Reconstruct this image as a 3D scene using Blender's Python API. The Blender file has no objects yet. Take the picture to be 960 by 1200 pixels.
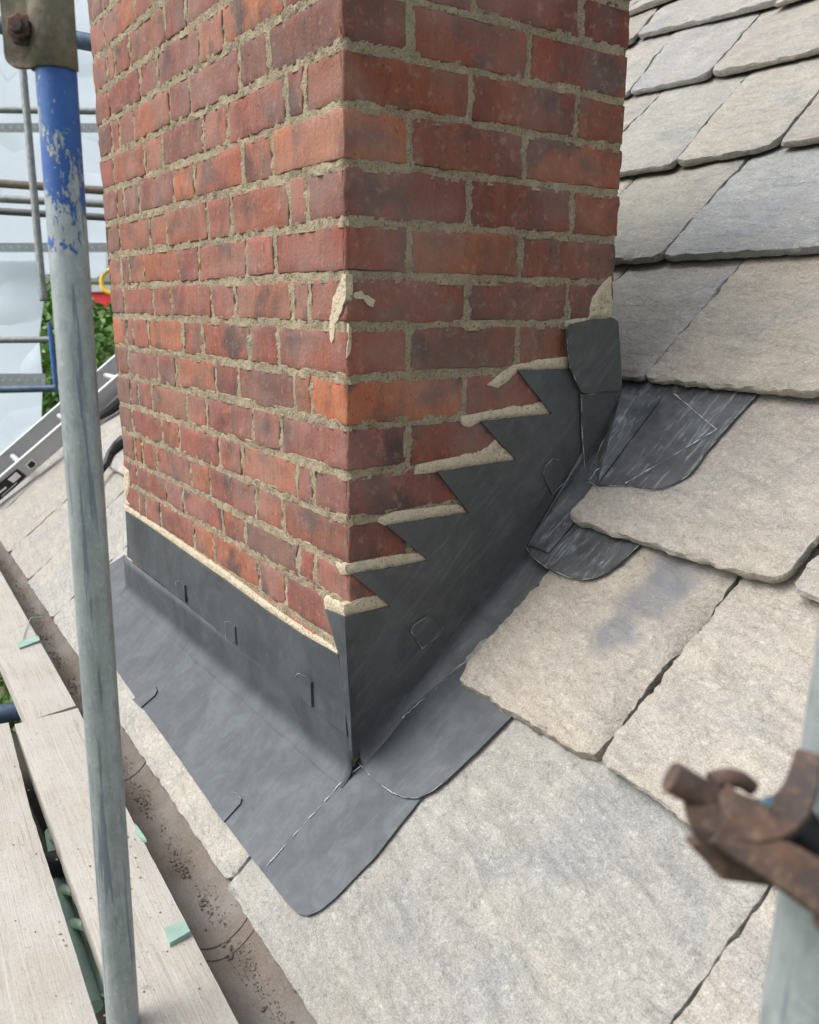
import bpy, math, random
import numpy as np
from mathutils import Vector, Matrix, noise
from mathutils.geometry import delaunay_2d_cdt
random.seed(7)
C = bpy.context.scene.collection
SC = bpy.context.scene
# ------------------------------------------------------------------ camera, world, sun, exposure
CAM_R = np.array([[0.5722151568787299, 0.8200836560422463, 0.005710633120155764],
                  [0.2002317184953021, -0.1329527704040032, -0.9706857471655378],
                  [-0.7952842719095283, 0.5565845469776204, -0.24028435013343769]])
CAM_C = np.array([1.0886284604169898, -0.646268490698047, -0.3447557599702581])
FPX = 980.66
cam_d = bpy.data.cameras.new('camera'); cam = bpy.data.objects.new('camera', cam_d); C.objects.link(cam)
m = Matrix.Identity(4)
for i in range(3):
    m[i][0] = CAM_R[0][i]; m[i][1] = -CAM_R[1][i]; m[i][2] = -CAM_R[2][i]; m[i][3] = CAM_C[i]
cam.matrix_world = m
cam_d.sensor_fit = 'VERTICAL'; cam_d.sensor_height = 24; cam_d.lens = FPX/1200*24
cam_d.clip_start = 0.02; cam_d.clip_end = 3000
cam_d.dof.use_dof = True; cam_d.dof.focus_distance = 1.55; cam_d.dof.aperture_fstop = 4.6
SC.camera = cam
SUN_EL, SUN_AZ = 50, 243          # elevation; azimuth of the sun seen from the place, counter-clockwise from +X
w = bpy.data.worlds.new('World'); SC.world = w; w.use_nodes = True
nt = w.node_tree; bg = nt.nodes['Background']
sky = nt.nodes.new('ShaderNodeTexSky'); sky.sky_type = 'NISHITA'; sky.sun_disc = False
sky.sun_elevation = math.radians(SUN_EL); sky.sun_rotation = math.radians(90-SUN_AZ)
sky.air_density = 1.0; sky.dust_density = 4.0; sky.ozone_density = 1.0
hs = nt.nodes.new('ShaderNodeHueSaturation'); hs.inputs['Saturation'].default_value = 0.35
nt.links.new(sky.outputs[0], hs.inputs['Color']); nt.links.new(hs.outputs[0], bg.inputs[0])
bg.inputs[1].default_value = 0.15
sd = bpy.data.lights.new('sun', 'SUN'); sd.energy = 1.5; sd.angle = math.radians(50); sd.color = (1, .97, .925)
sun = bpy.data.objects.new('sun', sd); C.objects.link(sun)
a, e_ = math.radians(SUN_AZ), math.radians(SUN_EL)
sun.rotation_euler = Vector((math.cos(a)*math.cos(e_), math.sin(a)*math.cos(e_), math.sin(e_))).to_track_quat('Z', 'Y').to_euler()
sun.location = (-3, -4, 6)
SC.view_settings.view_transform = 'Standard'; SC.view_settings.look = 'None'
SC.view_settings.exposure = 0.75; SC.view_settings.gamma = 1.0
SC.render.engine = 'CYCLES'

# ------------------------------------------------------------------ geometry frames
def ray(x, y): return CAM_R.T @ np.array([(x-480)/FPX, (y-600)/FPX, 1.0])
def at(x, y, d): return CAM_C + ray(x, y)*d          # a point d metres in front of the camera
class Frame:
    def __init__(s, o, ex, ev):
        s.o = np.array(o, float); s.ex = np.array(ex, float); s.ev = np.array(ev, float); s.n = np.cross(s.ex, s.ev)
    def px(s, x, y, h=0.0):
        r = ray(x, y); t = (s.n @ (s.o + s.n*h - CAM_C))/(s.n @ r); q = CAM_C + t*r - s.o
        return (float(q @ s.ex), float(q @ s.ev))
    def P(s, u, v, h=0.0): return s.o + s.ex*u + s.ev*v + s.n*h
WR = Frame((0, 0, 0), (0, 1, 0), (0, 0, 1))            # right face of the stack, normal +X
WL = Frame((0, 0, 0), (1, 0, 0), (0, 0, 1))            # left (front) face, normal -Y
EX = np.array([0.99961551, -0.02772799, 0]); UPH = np.array([0.02772799, 0.99961551, 0])
PITCH = math.radians(42)
VD = UPH*math.cos(PITCH) + np.array([0, 0, math.sin(PITCH)])
ROOF = Frame((0, 0, -1.09), EX, VD)
VK = [-.28, .22, .57, .92, 1.28, 1.67, 2.08, 2.42, 2.76, 3.08, 3.38]
TH = .03
def course(k):
    g = VK[k+1]-VK[k]; e = VD*g - ROOF.n*TH; e /= np.linalg.norm(e)
    return Frame(ROOF.P(0, VK[k]), EX, e)
CR = [course(k) for k in range(len(VK)-1)]

# ------------------------------------------------------------------ object helpers
WLOC = {}
def thing(name, label, cat, loc, group=None, kind=None):
    o = bpy.data.objects.new(name, None); C.objects.link(o); o.location = loc; o.empty_display_size = .05
    WLOC[o.name] = np.array(loc, float)
    if label: o['label'] = label
    if cat: o['category'] = cat
    if group: o['group'] = group
    if kind: o['kind'] = kind
    return o
def mesh(name, V, F, mat, parent=None, smooth=True, sharp=42, label=None, cat=None, group=None, kind=None, loc=None, color=None):
    V = np.array(V, float)
    c = np.array(loc, float) if loc is not None else V.mean(axis=0)
    me = bpy.data.meshes.new(name); me.from_pydata((V-c).tolist(), [], F)
    me.materials.append(mat)
    me.polygons.foreach_set('use_smooth', [smooth]*len(me.polygons)); me.update()
    if smooth: me.set_sharp_from_angle(angle=math.radians(sharp))
    o = bpy.data.objects.new(name, me); C.objects.link(o)
    pl = WLOC[parent.name] if parent else np.zeros(3)
    if parent: o.parent = parent
    o.location = c-pl; WLOC[o.name] = c
    if label: o['label'] = label
    if cat: o['category'] = cat
    if group: o['group'] = group
    if kind: o['kind'] = kind
    if color: o.color = color
    return o
def fbm(p, s, octv=3, seed=0.0):
    v = 0; am = 1.0; q = Vector((p[0]*s+seed, p[1]*s+seed*1.7, p[2]*s-seed))
    for i in range(octv):
        v += am*noise.noise(q); am *= .5; q = q*2.03
    return v
def densify(pts, step):
    out = []
    for i in range(len(pts)):
        a_ = np.array(pts[i]); b_ = np.array(pts[(i+1) % len(pts)]); L = np.linalg.norm(b_-a_); k = max(1, int(round(L/step)))
        for j in range(k): out.append(a_+(b_-a_)*j/k)
    return out
def rounded(pts, radii):
    """polygon with rounded corners; radii per corner"""
    out = []; n = len(pts)
    for i in range(n):
        p = np.array(pts[i], float); r = radii[i] if i < len(radii) else 0
        if r <= 0: out.append(p); continue
        a_ = np.array(pts[i-1], float)-p; b_ = np.array(pts[(i+1) % n], float)-p
        a_ /= np.linalg.norm(a_); b_ /= np.linalg.norm(b_)
        for j in range(6):
            t = j/5; out.append(p + a_*r*(1-t)**2 + b_*r*t**2)
    return out
def slab(name, outline, mapf, thick, res, mat, parent=None, hf=None, jit=0.0, edge_drop=0.0, edge_w=.01, seed=0.0, side_jit=0.0, smooth=True, **kw):
    """a sheet or plate: outline in plane units, mapf(u,v,h)->point, filled with a relief hf(u,v,dist_to_edge)"""
    ol = densify(outline, res)
    if jit:
        cen = sum(ol)/len(ol); o2 = []
        for p in ol:
            q = Vector((p[0]*45+seed, p[1]*45, seed)); q2 = Vector((p[0]*160+seed, p[1]*160, seed))
            d = jit*(noise.noise(q)+.5*noise.noise(q2)); dv = p-cen; L = np.linalg.norm(dv)+1e-9
            o2.append(p+dv/L*d)
        ol = o2
    A = np.array(ol); mn = A.min(0); mx = A.max(0)
    xs = np.arange(mn[0]+res*.5, mx[0], res); ys = np.arange(mn[1]+res*.5, mx[1], res)
    rr = random.Random(int(seed*10)+3)
    G = np.array([(x+rr.uniform(-.25, .25)*res, y+rr.uniform(-.25, .25)*res) for x in xs for y in ys]) if len(xs)*len(ys) else np.zeros((0, 2))
    def dist(Q):
        d = np.full(len(Q), 1e9)
        for i in range(len(A)):
            a_ = A[i]; b_ = A[(i+1) % len(A)]; ab = b_-a_; L2 = ab@ab+1e-12
            t = np.clip(((Q-a_)@ab)/L2, 0, 1); d = np.minimum(d, np.hypot(*(Q-(a_+t[:, None]*ab)).T))
        return d
    if len(G): G = G[dist(G) > res*.45]
    n = len(A); pts = [Vector(p) for p in A]+[Vector(p) for p in G]
    vv, ee, ff, ov, oe, of = delaunay_2d_cdt(pts, [(i, (i+1) % n) for i in range(n)], [], 1, 1e-7)
    vv = np.array([(v.x, v.y) for v in vv]); dd = dist(vv)
    V = []; 
    for (u, v), d in zip(vv, dd):
        h = hf(u, v, d) if hf else 0.0
        if edge_drop: h -= edge_drop*math.exp(-(d/edge_w)**1.3)*max(0, .5+1.5*noise.noise(Vector((u*22+seed, v*22, 3)))+.6*noise.noise(Vector((u*80+seed, v*80, 3))))
        V.append(mapf(u, v, h))
    F = [tuple(f) for f in ff]
    # boundary loop from face edges
    cnt = {}
    for f in F:
        for i in range(len(f)):
            a_, b_ = f[i], f[(i+1) % len(f)]; cnt[(a_, b_)] = 1
    nxt = {a_: b_ for (a_, b_) in cnt if (b_, a_) not in cnt}
    # orientation: want counter-clockwise in uv
    f0 = F[0]; p0, p1, p2 = vv[f0[0]], vv[f0[1]], vv[f0[2]]
    ccw = (p1[0]-p0[0])*(p2[1]-p0[1])-(p1[1]-p0[1])*(p2[0]-p0[0]) > 0
    loop = []
    if nxt:
        s = max(nxt, key=lambda i: vv[i][0]); c_ = s
        while True:
            loop.append(c_); c_ = nxt.get(c_)
            if c_ is None or c_ == s or len(loop) > len(vv): break
    cen = vv.mean(0); mid = []; bot = []
    for i in loop:
        u, v = vv[i]; h0 = (hf(u, v, 0) if hf else 0.0) - edge_drop*.8
        if side_jit:
            dv = vv[i]-cen; dv /= np.linalg.norm(dv)+1e-9
            k = side_jit*(.5+noise.noise(Vector((u*70, v*70, seed+9))))
            um, vm = vv[i]+dv*k; ub, vb = vv[i]+dv*k*.3*noise.noise(Vector((u*50, v*50, seed+19)))
            mid.append(len(V)); V.append(mapf(um, vm, h0-(thick-edge_drop)*.4))
        else: ub, vb = u, v
        bot.append((ub, vb, -thick))
    b0 = len(V)
    for (u, v, h) in bot: V.append(mapf(u, v, h))
    L = len(loop)
    def quad(a_, b_, c_, d_): F.append((a_, b_, c_, d_) if True else None)
    for i in range(L):
        j = (i+1) % L
        if side_jit:
            quad(loop[j], loop[i], mid[i], mid[j]); quad(mid[j], mid[i], b0+i, b0+j)
        else: quad(loop[j], loop[i], b0+i, b0+j)
    F.append(tuple(b0+i for i in range(L))[::-1])
    if not ccw: F = [tuple(reversed(f)) for f in F]
    return mesh(name, V, F, mat, parent, smooth=smooth, **kw)
def tube(name, pts, r, mat, parent=None, n=20, cap=True, hollow=False, rs=None, **kw):
    pts = [Vector(p) for p in pts]; V = []; F = []; N = len(pts)
    ref = Vector((0.13, 0.21, .97)); d0 = (pts[1]-pts[0]).normalized()
    if abs(ref.dot(d0)) > .9: ref = Vector((1, .1, 0))
    for i, p in enumerate(pts):
        d = (pts[min(i+1, N-1)]-pts[max(i-1, 0)]).normalized()
        s = d.cross(ref).normalized(); t = s.cross(d).normalized()
        rr = rs[i] if rs else r
        for k in range(n):
            an = 2*math.pi*k/n; V.append(tuple(p+(s*math.cos(an)+t*math.sin(an))*rr))
    for i in range(N-1):
        for k in range(n): F.append((i*n+k, i*n+(k+1) % n, (i+1)*n+(k+1) % n, (i+1)*n+k))
    F = [f[::-1] for f in F]
    if cap:
        F.append(tuple(range(n))); F.append(tuple((N-1)*n+k for k in range(n))[::-1])
    o = mesh(name, V, F, mat, parent, **kw)
    return o
def box(name, frame, u0, u1, v0, v1, h0, h1, mat, parent=None, **kw):
    V = [frame.P(u, v, h) for h in (h0, h1) for v in (v0, v1) for u in (u0, u1)]
    F = [(0, 2, 3, 1), (4, 5, 7, 6), (0, 1, 5, 4), (2, 6, 7, 3), (0, 4, 6, 2), (1, 3, 7, 5)]
    return mesh(name, V, F, mat, parent, smooth=False, **kw)

# ------------------------------------------------------------------ materials
class M:
    def __init__(s, name, rough=.8, metal=0.0, spec=.4):
        s.m = bpy.data.materials.new(name); s.m.use_nodes = True; s.t = s.m.node_tree; s.b = s.t.nodes['Principled BSDF']
        s.b.inputs['Roughness'].default_value = rough; s.b.inputs['Metallic'].default_value = metal
        s.b.inputs['Specular IOR Level'].default_value = spec
        s.geo = s.N('ShaderNodeNewGeometry'); s.pos = s.geo.outputs['Position']; s.bh = None
    def N(s, t): return s.t.nodes.new(t)
    def L(s, a, b): s.t.links.new(a, b)
    def mapv(s, scale=(1, 1, 1), rot=(0, 0, 0), off=None, src=None):
        n = s.N('ShaderNodeMapping'); n.inputs['Scale'].default_value = scale; n.inputs['Rotation'].default_value = rot
        # rotate first, then scale
        if any(rot):
            n.inputs['Scale'].default_value = (1, 1, 1); s.L(src or s.pos, n.inputs[0])
            n2 = s.N('ShaderNodeMapping'); n2.inputs['Scale'].default_value = scale; s.L(n.outputs[0], n2.inputs[0]); n = n2
        else: s.L(src or s.pos, n.inputs[0])
        if off is not None:
            ad = s.N('ShaderNodeVectorMath'); s.L(n.outputs[0], ad.inputs[0]); s.L(off, ad.inputs[1]); return ad.outputs[0]
        return n.outputs[0]
    def rnd(s, k=37.0):
        oi = s.N('ShaderNodeObjectInfo'); mu = s.N('ShaderNodeMath'); mu.operation = 'MULTIPLY'; mu.inputs[1].default_value = k
        s.L(oi.outputs['Random'], mu.inputs[0]); return mu.outputs[0]
    def noise(s, scale, detail=4, rough=.6, vec=None, dist=0.0):
        n = s.N('ShaderNodeTexNoise'); n.inputs['Scale'].default_value = scale; n.inputs['Detail'].default_value = detail
        n.inputs['Roughness'].default_value = rough; n.inputs['Distortion'].default_value = dist
        s.L(vec or s.pos, n.inputs['Vector']); return n.outputs[0]
    def vor(s, scale, vec=None, feat='F1'):
        n = s.N('ShaderNodeTexVoronoi'); n.inputs['Scale'].default_value = scale; n.feature = feat; s.L(vec or s.pos, n.inputs['Vector']); return n.outputs[0]
    def ramp(s, fac, stops):
        n = s.N('ShaderNodeValToRGB'); s.L(fac, n.inputs[0]); el = n.color_ramp.elements
        while len(el) < len(stops): el.new(.5)
        for e, (p, c) in zip(el, stops):
            e.position = p; e.color = (c, c, c, 1) if isinstance(c, (int, float)) else (*c, 1)
        return n.outputs[0]
    def mix(s, fac, a, b, mode='MIX'):
        n = s.N('ShaderNodeMix'); n.data_type = 'RGBA'; n.blend_type = mode
        if isinstance(fac, (int, float)): n.inputs[0].default_value = fac
        else: s.L(fac, n.inputs[0])
        for i, x in ((6, a), (7, b)):
            if isinstance(x, tuple): n.inputs[i].default_value = (*x, 1)
            else: s.L(x, n.inputs[i])
        return n.outputs[2]
    def math(s, op, a, b=None):
        n = s.N('ShaderNodeMath'); n.operation = op
        for i, x in enumerate((a, b)):
            if x is None: continue
            if isinstance(x, (int, float)): n.inputs[i].default_value = x
            else: s.L(x, n.inputs[i])
        return n.outputs[0]
    def color(s, c):
        if isinstance(c, tuple): s.b.inputs['Base Color'].default_value = (*c, 1)
        else: s.L(c, s.b.inputs['Base Color'])
    def rough(s, f): s.L(f, s.b.inputs['Roughness'])
    def bump(s, h, dist=.002, strength=1.0):
        h = s.math('MULTIPLY', h, dist*strength)
        if s.bh is None:
            s.bn = s.N('ShaderNodeBump'); s.bn.inputs['Distance'].default_value = 1.0; s.bn.inputs['Strength'].default_value = 1.0
            s.L(s.bn.outputs[0], s.b.inputs['Normal']); s.bh = h
        else: s.bh = s.math('ADD', s.bh, h)
        s.L(s.bh, s.bn.inputs['Height'])
def mat_brick():
    k = M('brick_clay', .85); oi = k.N('ShaderNodeObjectInfo'); base = oi.outputs['Color']
    rv = k.N('ShaderNodeCombineXYZ'); r = k.rnd(50); k.L(r, rv.inputs[0]); k.L(r, rv.inputs[2]); off = rv.outputs[0]
    p1 = k.mapv((1, 1, 1), off=off); st = k.mapv((1, 1, .16), off=off)
    streak = k.noise(70, 4, .65, st); streak2 = k.noise(22, 3, .6, st)
    patch = k.noise(14, 4, .6, p1); fine = k.noise(160, 4, .7, p1); spots = k.noise(60, 3, .6, p1)
    c = k.mix(k.ramp(streak2, [(.35, 0), (.65, 1)]), base, k.mix(.4, base, (.33, .10, .05)))
    c = k.mix(k.math('MULTIPLY', k.ramp(streak, [(.46, 0), (.66, 1)]), .6), c, k.mix(.45, base, (.16, .05, .045)))
    c = k.mix(k.math('MULTIPLY', k.ramp(patch, [(.48, 0), (.66, 1)]), .75), c, (.115, .07, .062))
    c = k.mix(k.math('MULTIPLY', k.ramp(k.noise(9, 2, .5, p1), [(.60, 0), (.68, 1)]), .8), c, (.055, .045, .045))
    c = k.mix(k.math('MULTIPLY', k.ramp(spots, [(.58, 0), (.70, 1)]), .5), c, (.36, .21, .16))
    c = k.mix(k.math('MULTIPLY', k.ramp(k.noise(20, 3, .6, k.mapv((1, 1, .35), off=off), 2.0), [(.492, 0), (.499, 1), (.501, 1), (.508, 0)]), .6), c, (.05, .03, .025))
    c = k.mix(k.math('MULTIPLY', k.ramp(fine, [(.3, 1), (.42, 0)]), .5), c, (.07, .03, .025))
    c = k.mix(k.math('MULTIPLY', k.ramp(k.vor(55, p1), [(.04, 1), (.12, 0)]), .75), c, (.04, .025, .02))
    # sooty mortar smears at random
    c = k.mix(k.math('MULTIPLY', k.ramp(k.noise(35, 5, .75, p1, .6), [(.56, 0), (.72, 1)]), .5), c, (.27, .22, .17))
    c = k.mix(k.math('MULTIPLY', k.ramp(k.noise(5, 3, .6), [(.42, 0), (.65, 1)]), .40), c, (.27, .19, .16))
    k.color(c)
    h = k.math('ADD', k.math('MULTIPLY', streak, 1.0), k.math('MULTIPLY', fine, .6))
    k.bump(h, .0030, 1.0)
    k.bump(k.ramp(k.vor(55, p1), [(.03, 0), (.12, 1)]), .0015, .6)
    return k.m
def mat_mortar(a=(.31, .26, .18), b=(.19, .16, .11), c3=(.46, .40, .28), name='old_mortar'):
    k = M(name, .95, spec=.2); n1 = k.noise(40, 5, .7); n2 = k.noise(420, 3, .7); n3 = k.noise(9, 3, .6)
    c = k.mix(k.ramp(n1, [(.35, 0), (.65, 1)]), a, b)
    c = k.mix(k.ramp(n2, [(.42, 0), (.7, 1)]), c, c3)
    c = k.mix(k.math('MULTIPLY', k.ramp(n3, [(.45, 0), (.65, 1)]), .45), c, c3)
    c = k.mix(k.math('MULTIPLY', k.ramp(k.noise(170, 3, .7), [(.32, 1), (.44, 0)]), .8), c, (b[0]*.45, b[1]*.45, b[2]*.4))
    c = k.mix(k.ramp(n2, [(.3, 1), (.38, 0)]), c, (b[0]*.4, b[1]*.4, b[2]*.4))
    k.color(c); k.bump(n2, .003, 1.0); k.bump(n1, .004, 1.0); k.bump(k.noise(170, 3, .7), .003, 1.0); return k.m
def mat_lead(name, base, hi, purple=(.115, .105, .135), scuff=.35, chalk=.4, bm=1.0):
    k = M(name, .5, .2, .5); n1 = k.noise(7, 4, .65, dist=1.0); n2 = k.noise(30, 4, .7, dist=.6); n3 = k.noise(220, 2, .6)
    c = k.mix(k.ramp(n1, [(.38, 0), (.62, 1)]), base, hi)
    c = k.mix(k.math('MULTIPLY', k.ramp(n2, [(.45, 0), (.7, 1)]), .55), c, purple)
    st = k.noise(9, 5, .78, k.mapv((8, .9, 8), (-.733, 0, 0)), .8)
    c = k.mix(k.math('MULTIPLY', k.ramp(st, [(.53, 0), (.70, 1)]), scuff), c, (.34, .37, .39))
    c = k.mix(k.math('MULTIPLY', k.ramp(k.noise(55, 5, .8, dist=1.2), [(.64, 0), (.78, 1)]), chalk*.6), c, (.36, .38, .39))
    k.color(c); k.rough(k.ramp(n2, [(.3, .46), (.7, .66)]))
    k.bump(n2, .0022*bm, .7); k.bump(n3, .0004, .5); k.bump(st, .0012*bm, .5); return k.m
def mat_stone(name, a, b, c3, blue=.4, patch=False):
    k = M(name, .9, spec=.25); r = k.rnd(60); rv = k.N('ShaderNodeCombineXYZ'); k.L(r, rv.inputs[0]); k.L(r, rv.inputs[1]); off = rv.outputs[0]
    p = k.mapv((1, 1, 1), off=off)
    big = k.noise(3.2, 3, .6, p, .8); med = k.noise(15, 4, .72, p, .4); fine = k.noise(110, 4, .8, p); gr = k.noise(520, 1, .6)
    lay = k.noise(8, 5, .72, k.mapv((.8, 3.4, 6.5), (0, 0, .55), off=off), 1.3)
    c = k.mix(k.ramp(big, [(.38, 0), (.60, 1)]), a, b)
    c = k.mix(k.math('MULTIPLY', k.ramp(k.noise(4.5, 3, .65, p, 1.0), [(.5, 0), (.66, 1)]), blue), c, c3)
    c = k.mix(k.math('MULTIPLY', k.ramp(med, [(.50, 0), (.66, 1)]), .32), c, (.50, .465, .40))
    c = k.mix(k.math('MULTIPLY', k.ramp(med, [(.32, 1), (.46, 0)]), .3), c, (.22, .205, .18))
    c = k.mix(k.math('MULTIPLY', k.ramp(lay, [(.34, 1), (.42, 0)]), .45), c, (.17, .155, .135))
    c = k.mix(k.math('MULTIPLY', k.ramp(lay, [(.58, 0), (.68, 1)]), .35), c, (.54, .52, .47))
    c = k.mix(k.math('MULTIPLY', k.ramp(fine, [(.35, 1), (.46, 0)]), .58), c, (.15, .145, .13))
    c = k.mix(k.math('MULTIPLY', k.ramp(fine, [(.56, 0), (.65, 1)]), .48), c, (.60, .58, .53))
    c = k.mix(.22, c, k.ramp(gr, [(.35, .08), (.65, .62)]), 'MIX')
    if patch:
        for (px_, py_), r_ in (((790, 668), .062), ((758, 702), .070), ((722, 742), .056)):
            q_ = CR[1].P(*CR[1].px(px_, py_)); vd_ = k.N('ShaderNodeVectorMath'); vd_.operation = 'DISTANCE'; k.L(k.pos, vd_.inputs[0]); vd_.inputs[1].default_value = tuple(q_)
            f_ = k.math('SUBTRACT', k.math('MULTIPLY', k.noise(12, 4, .6), .10), k.math('SUBTRACT', vd_.outputs['Value'], r_-.05))
            c = k.mix(k.math('MULTIPLY', k.ramp(f_, [(.0, 0), (.03, 1)]), .75), c, (.17, .185, .21))
    l2 = k.noise(3.0, 4, .5, k.mapv((1.0, 3.2, 3.6), (0, 0, .35), off=off), .3)
    stp = k.math('SNAP', l2, .075); frac = k.math('DIVIDE', k.math('SUBTRACT', l2, stp), .075)
    c = k.mix(k.math('MULTIPLY', k.ramp(frac, [(.0, 1), (.08, 0)]), .22), c, (.13, .12, .10))
    c = k.mix(k.math('MULTIPLY', k.ramp(frac, [(.90, 0), (1.0, 1)]), .2), c, (.60, .57, .51))
    k.bump(stp, .022, .8)
    oi = k.N('ShaderNodeObjectInfo'); c = k.mix(1.0, c, oi.outputs['Color'], 'MULTIPLY')
    k.color(c); k.bump(lay, .010, .8); k.bump(med, .006, .7); k.bump(fine, .0022, 1.0); k.bump(gr, .0006, .8); return k.m
def mat_galv(name, z_paint=False):
    k = M(name, .5, .35, .5); ve = k.mapv((1, 1, .12)); n1 = k.noise(60, 5, .7, ve); n2 = k.noise(24, 4, .6); sp = k.noise(140, 3, .6)
    c = k.mix(k.ramp(n1, [(.35, 0), (.7, 1)]), (.27, .31, .32), (.38, .42, .43))
    c = k.mix(k.math('MULTIPLY', k.ramp(n2, [(.45, 0), (.7, 1)]), .5), c, (.25, .29, .28))
    c = k.mix(k.math('MULTIPLY', k.ramp(sp, [(.55, 0), (.75, 1)]), .5), c, (.5, .53, .53))
    line = k.noise(70, 3, .7, k.mapv((1, 1, .035)))
    c = k.mix(k.math('MULTIPLY', k.ramp(k.noise(90, 4, .75, k.mapv((1, 1, .5))), [(.5, 0), (.62, 1)]), .5), c, (.20, .235, .235))
    c = k.mix(k.math('MULTIPLY', k.ramp(line, [(.60, 0), (.64, 1)]), .6), c, (.09, .11, .17))
    if z_paint:
        sx = k.N('ShaderNodeSeparateXYZ'); k.L(k.pos, sx.inputs[0])
        z = sx.outputs[2]
        m1 = k.noise(42, 6, .78, k.mapv((1, 1, .55)), .3)
        # paint left near the coupler, worn away further down
        g = k.N('ShaderNodeMapRange'); k.L(z, g.inputs[0]); g.inputs[1].default_value = -.315; g.inputs[2].default_value = -.125
        thr = k.ramp(g.outputs[0], [(0, 0), (.12, .43), (.5, .515), (.95, .575)])
        f = k.ramp(k.math('SUBTRACT', k.math('ADD', thr, .5), m1), [(.495, 0), (.51, 1)])
        pc = k.mix(k.ramp(n2, [(.3, 0), (.7, 1)]), (.012, .07, .28), (.02, .12, .36))
        c = k.mix(f, c, pc)
        mm = k.math('MULTIPLY', k.math('SUBTRACT', 1.0, f), .35); k.L(mm, k.b.inputs['Metallic'])
        k.bump(f, .0006, .8)
    k.color(c); k.bump(sp, .0006, .6); return k.m
def mat_rust(name, a=(.11, .07, .055), b=(.26, .12, .065), c3=(.07, .06, .06)):
    k = M(name, .8, .1); n1 = k.noise(45, 4, .6); n2 = k.noise(150, 4, .7); n3 = k.noise(25, 3, .5)
    c = k.mix(k.ramp(n1, [(.4, 0), (.65, 1)]), a, b); c = k.mix(k.ramp(n3, [(.5, 0), (.65, 1)]), c, c3)
    c = k.mix(k.math('MULTIPLY', k.ramp(n2, [(.5, 0), (.7, 1)]), .4), c, (.3, .2, .14))
    k.color(c); k.bump(n2, .001, .9); k.bump(n1, .002, .7); return k.m
def mat_plain(name, col, rough=.7, metal=0.0, var=.25, scale=30, bump=.0008):
    k = M(name, rough, metal); n1 = k.noise(scale, 5, .65)
    c = k.mix(k.ramp(n1, [(.3, 0), (.7, 1)]), tuple(x*(1-var) for x in col), tuple(min(1, x*(1+var)) for x in col))
    k.color(c); k.bump(n1, bump, .6); return k.m
def mat_board():
    k = M('scaffold_board_wood', .9, spec=.2); gv = k.mapv((2.6, 90, 60), (0, 0, .05))
    g = k.noise(1.8, 5, .7, gv, 1.2); n = k.noise(7, 5, .65); f = k.noise(260, 3, .7); d = k.noise(30, 5, .7); sp = k.noise(22, 5, .75, dist=.6)
    c = k.mix(k.ramp(g, [(.35, 0), (.62, 1)]), (.32, .295, .255), (.42, .395, .35))
    c = k.mix(k.ramp(n, [(.35, 0), (.65, 1)]), c, (.43, .415, .385))
    c = k.mix(k.math('MULTIPLY', k.ramp(g, [(.30, 1), (.42, 0)]), .3), c, (.19, .17, .145))
    c = k.mix(k.math('MULTIPLY', k.ramp(f, [(.35, 1), (.5, 0)]), .3), c, (.2, .18, .15))
    c = k.mix(k.math('MULTIPLY', k.ramp(d, [(.62, 0), (.70, 1)]), .5), c, (.18, .165, .14))
    c = k.mix(k.math('MULTIPLY', k.ramp(sp, [(.66, 0), (.70, 1)]), .6), c, (.30, .27, .23))
    c = k.mix(k.math('MULTIPLY', k.ramp(sp, [(.30, 1), (.34, 0)]), .5), c, (.55, .53, .49))
    k.color(c); k.bump(g, .0016, .8); k.bump(f, .0006, .6); return k.m
def mat_gutter():
    k = M('silted_gutter', .85, spec=.3); n = k.noise(20, 5, .7); f = k.noise(300, 3, .7); b = k.noise(6, 3, .6)
    c = k.mix(k.ramp(n, [(.35, 0), (.65, 1)]), (.135, .11, .09), (.20, .17, .145))
    c = k.mix(k.ramp(b, [(.4, 0), (.65, 1)]), c, (.23, .215, .205)); c = k.mix(k.math('MULTIPLY', k.ramp(f, [(.45, 0), (.65, 1)]), .4), c, (.36, .31, .26))
    k.color(c); k.bump(f, .001, .8); k.bump(n, .002, .5); return k.m
def mat_sheet():
    k = M('scaffold_sheeting_film', .4, 0, .4); n = k.noise(3, 4, .6)
    c = k.mix(k.ramp(k.noise(55, 2, .5, k.mapv((1, 1, .02))), [(.35, 0), (.65, 1)]), (.86, .90, .94), (.92, .94, .96)); k.color(c)
    tr = k.N('ShaderNodeBsdfTranslucent'); tr.inputs[0].default_value = (.88, .93, .98, 1)
    mx = k.N('ShaderNodeMixShader'); mx.inputs[0].default_value = .8
    out = k.t.nodes['Material Output']; k.L(k.b.outputs[0], mx.inputs[1]); k.L(tr.outputs[0], mx.inputs[2]); k.L(mx.outputs[0], out.inputs[0])
    k.bump(n, .05, .6); return k.m
def mat_leaf(name, a, b):
    k = M(name, .5); oi = k.noise(1.6, 2, .5); c = k.mix(k.ramp(oi, [(.35, 0), (.65, 1)]), a, b)
    c = k.mix(k.ramp(k.noise(14, 2, .5), [(.4, 0), (.6, 1)]), c, b); k.color(c)
    k.b.inputs['Transmission Weight'].default_value = 0
    return k.m
MB = mat_brick(); MM = mat_mortar()
MNEW = mat_mortar((.60, .51, .37), (.48, .40, .28), (.70, .62, .48), 'fresh_cream_mortar')
MLEAD = mat_lead('dressed_lead', (.044, .052, .060), (.072, .084, .094), (.056, .056, .068), .08, .25, .35); MLEADD = mat_lead('dark_lead', (.062, .065, .067), (.090, .094, .097), (.070, .070, .078), .16, .2)
MLEADS = mat_lead('scuffed_lead', (.042, .045, .048), (.095, .102, .108), (.045, .045, .050), .7, .7)
CHALK = mat_plain('chalky_solder', (.42, .45, .44), .8, 0, .4, 200)
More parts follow.
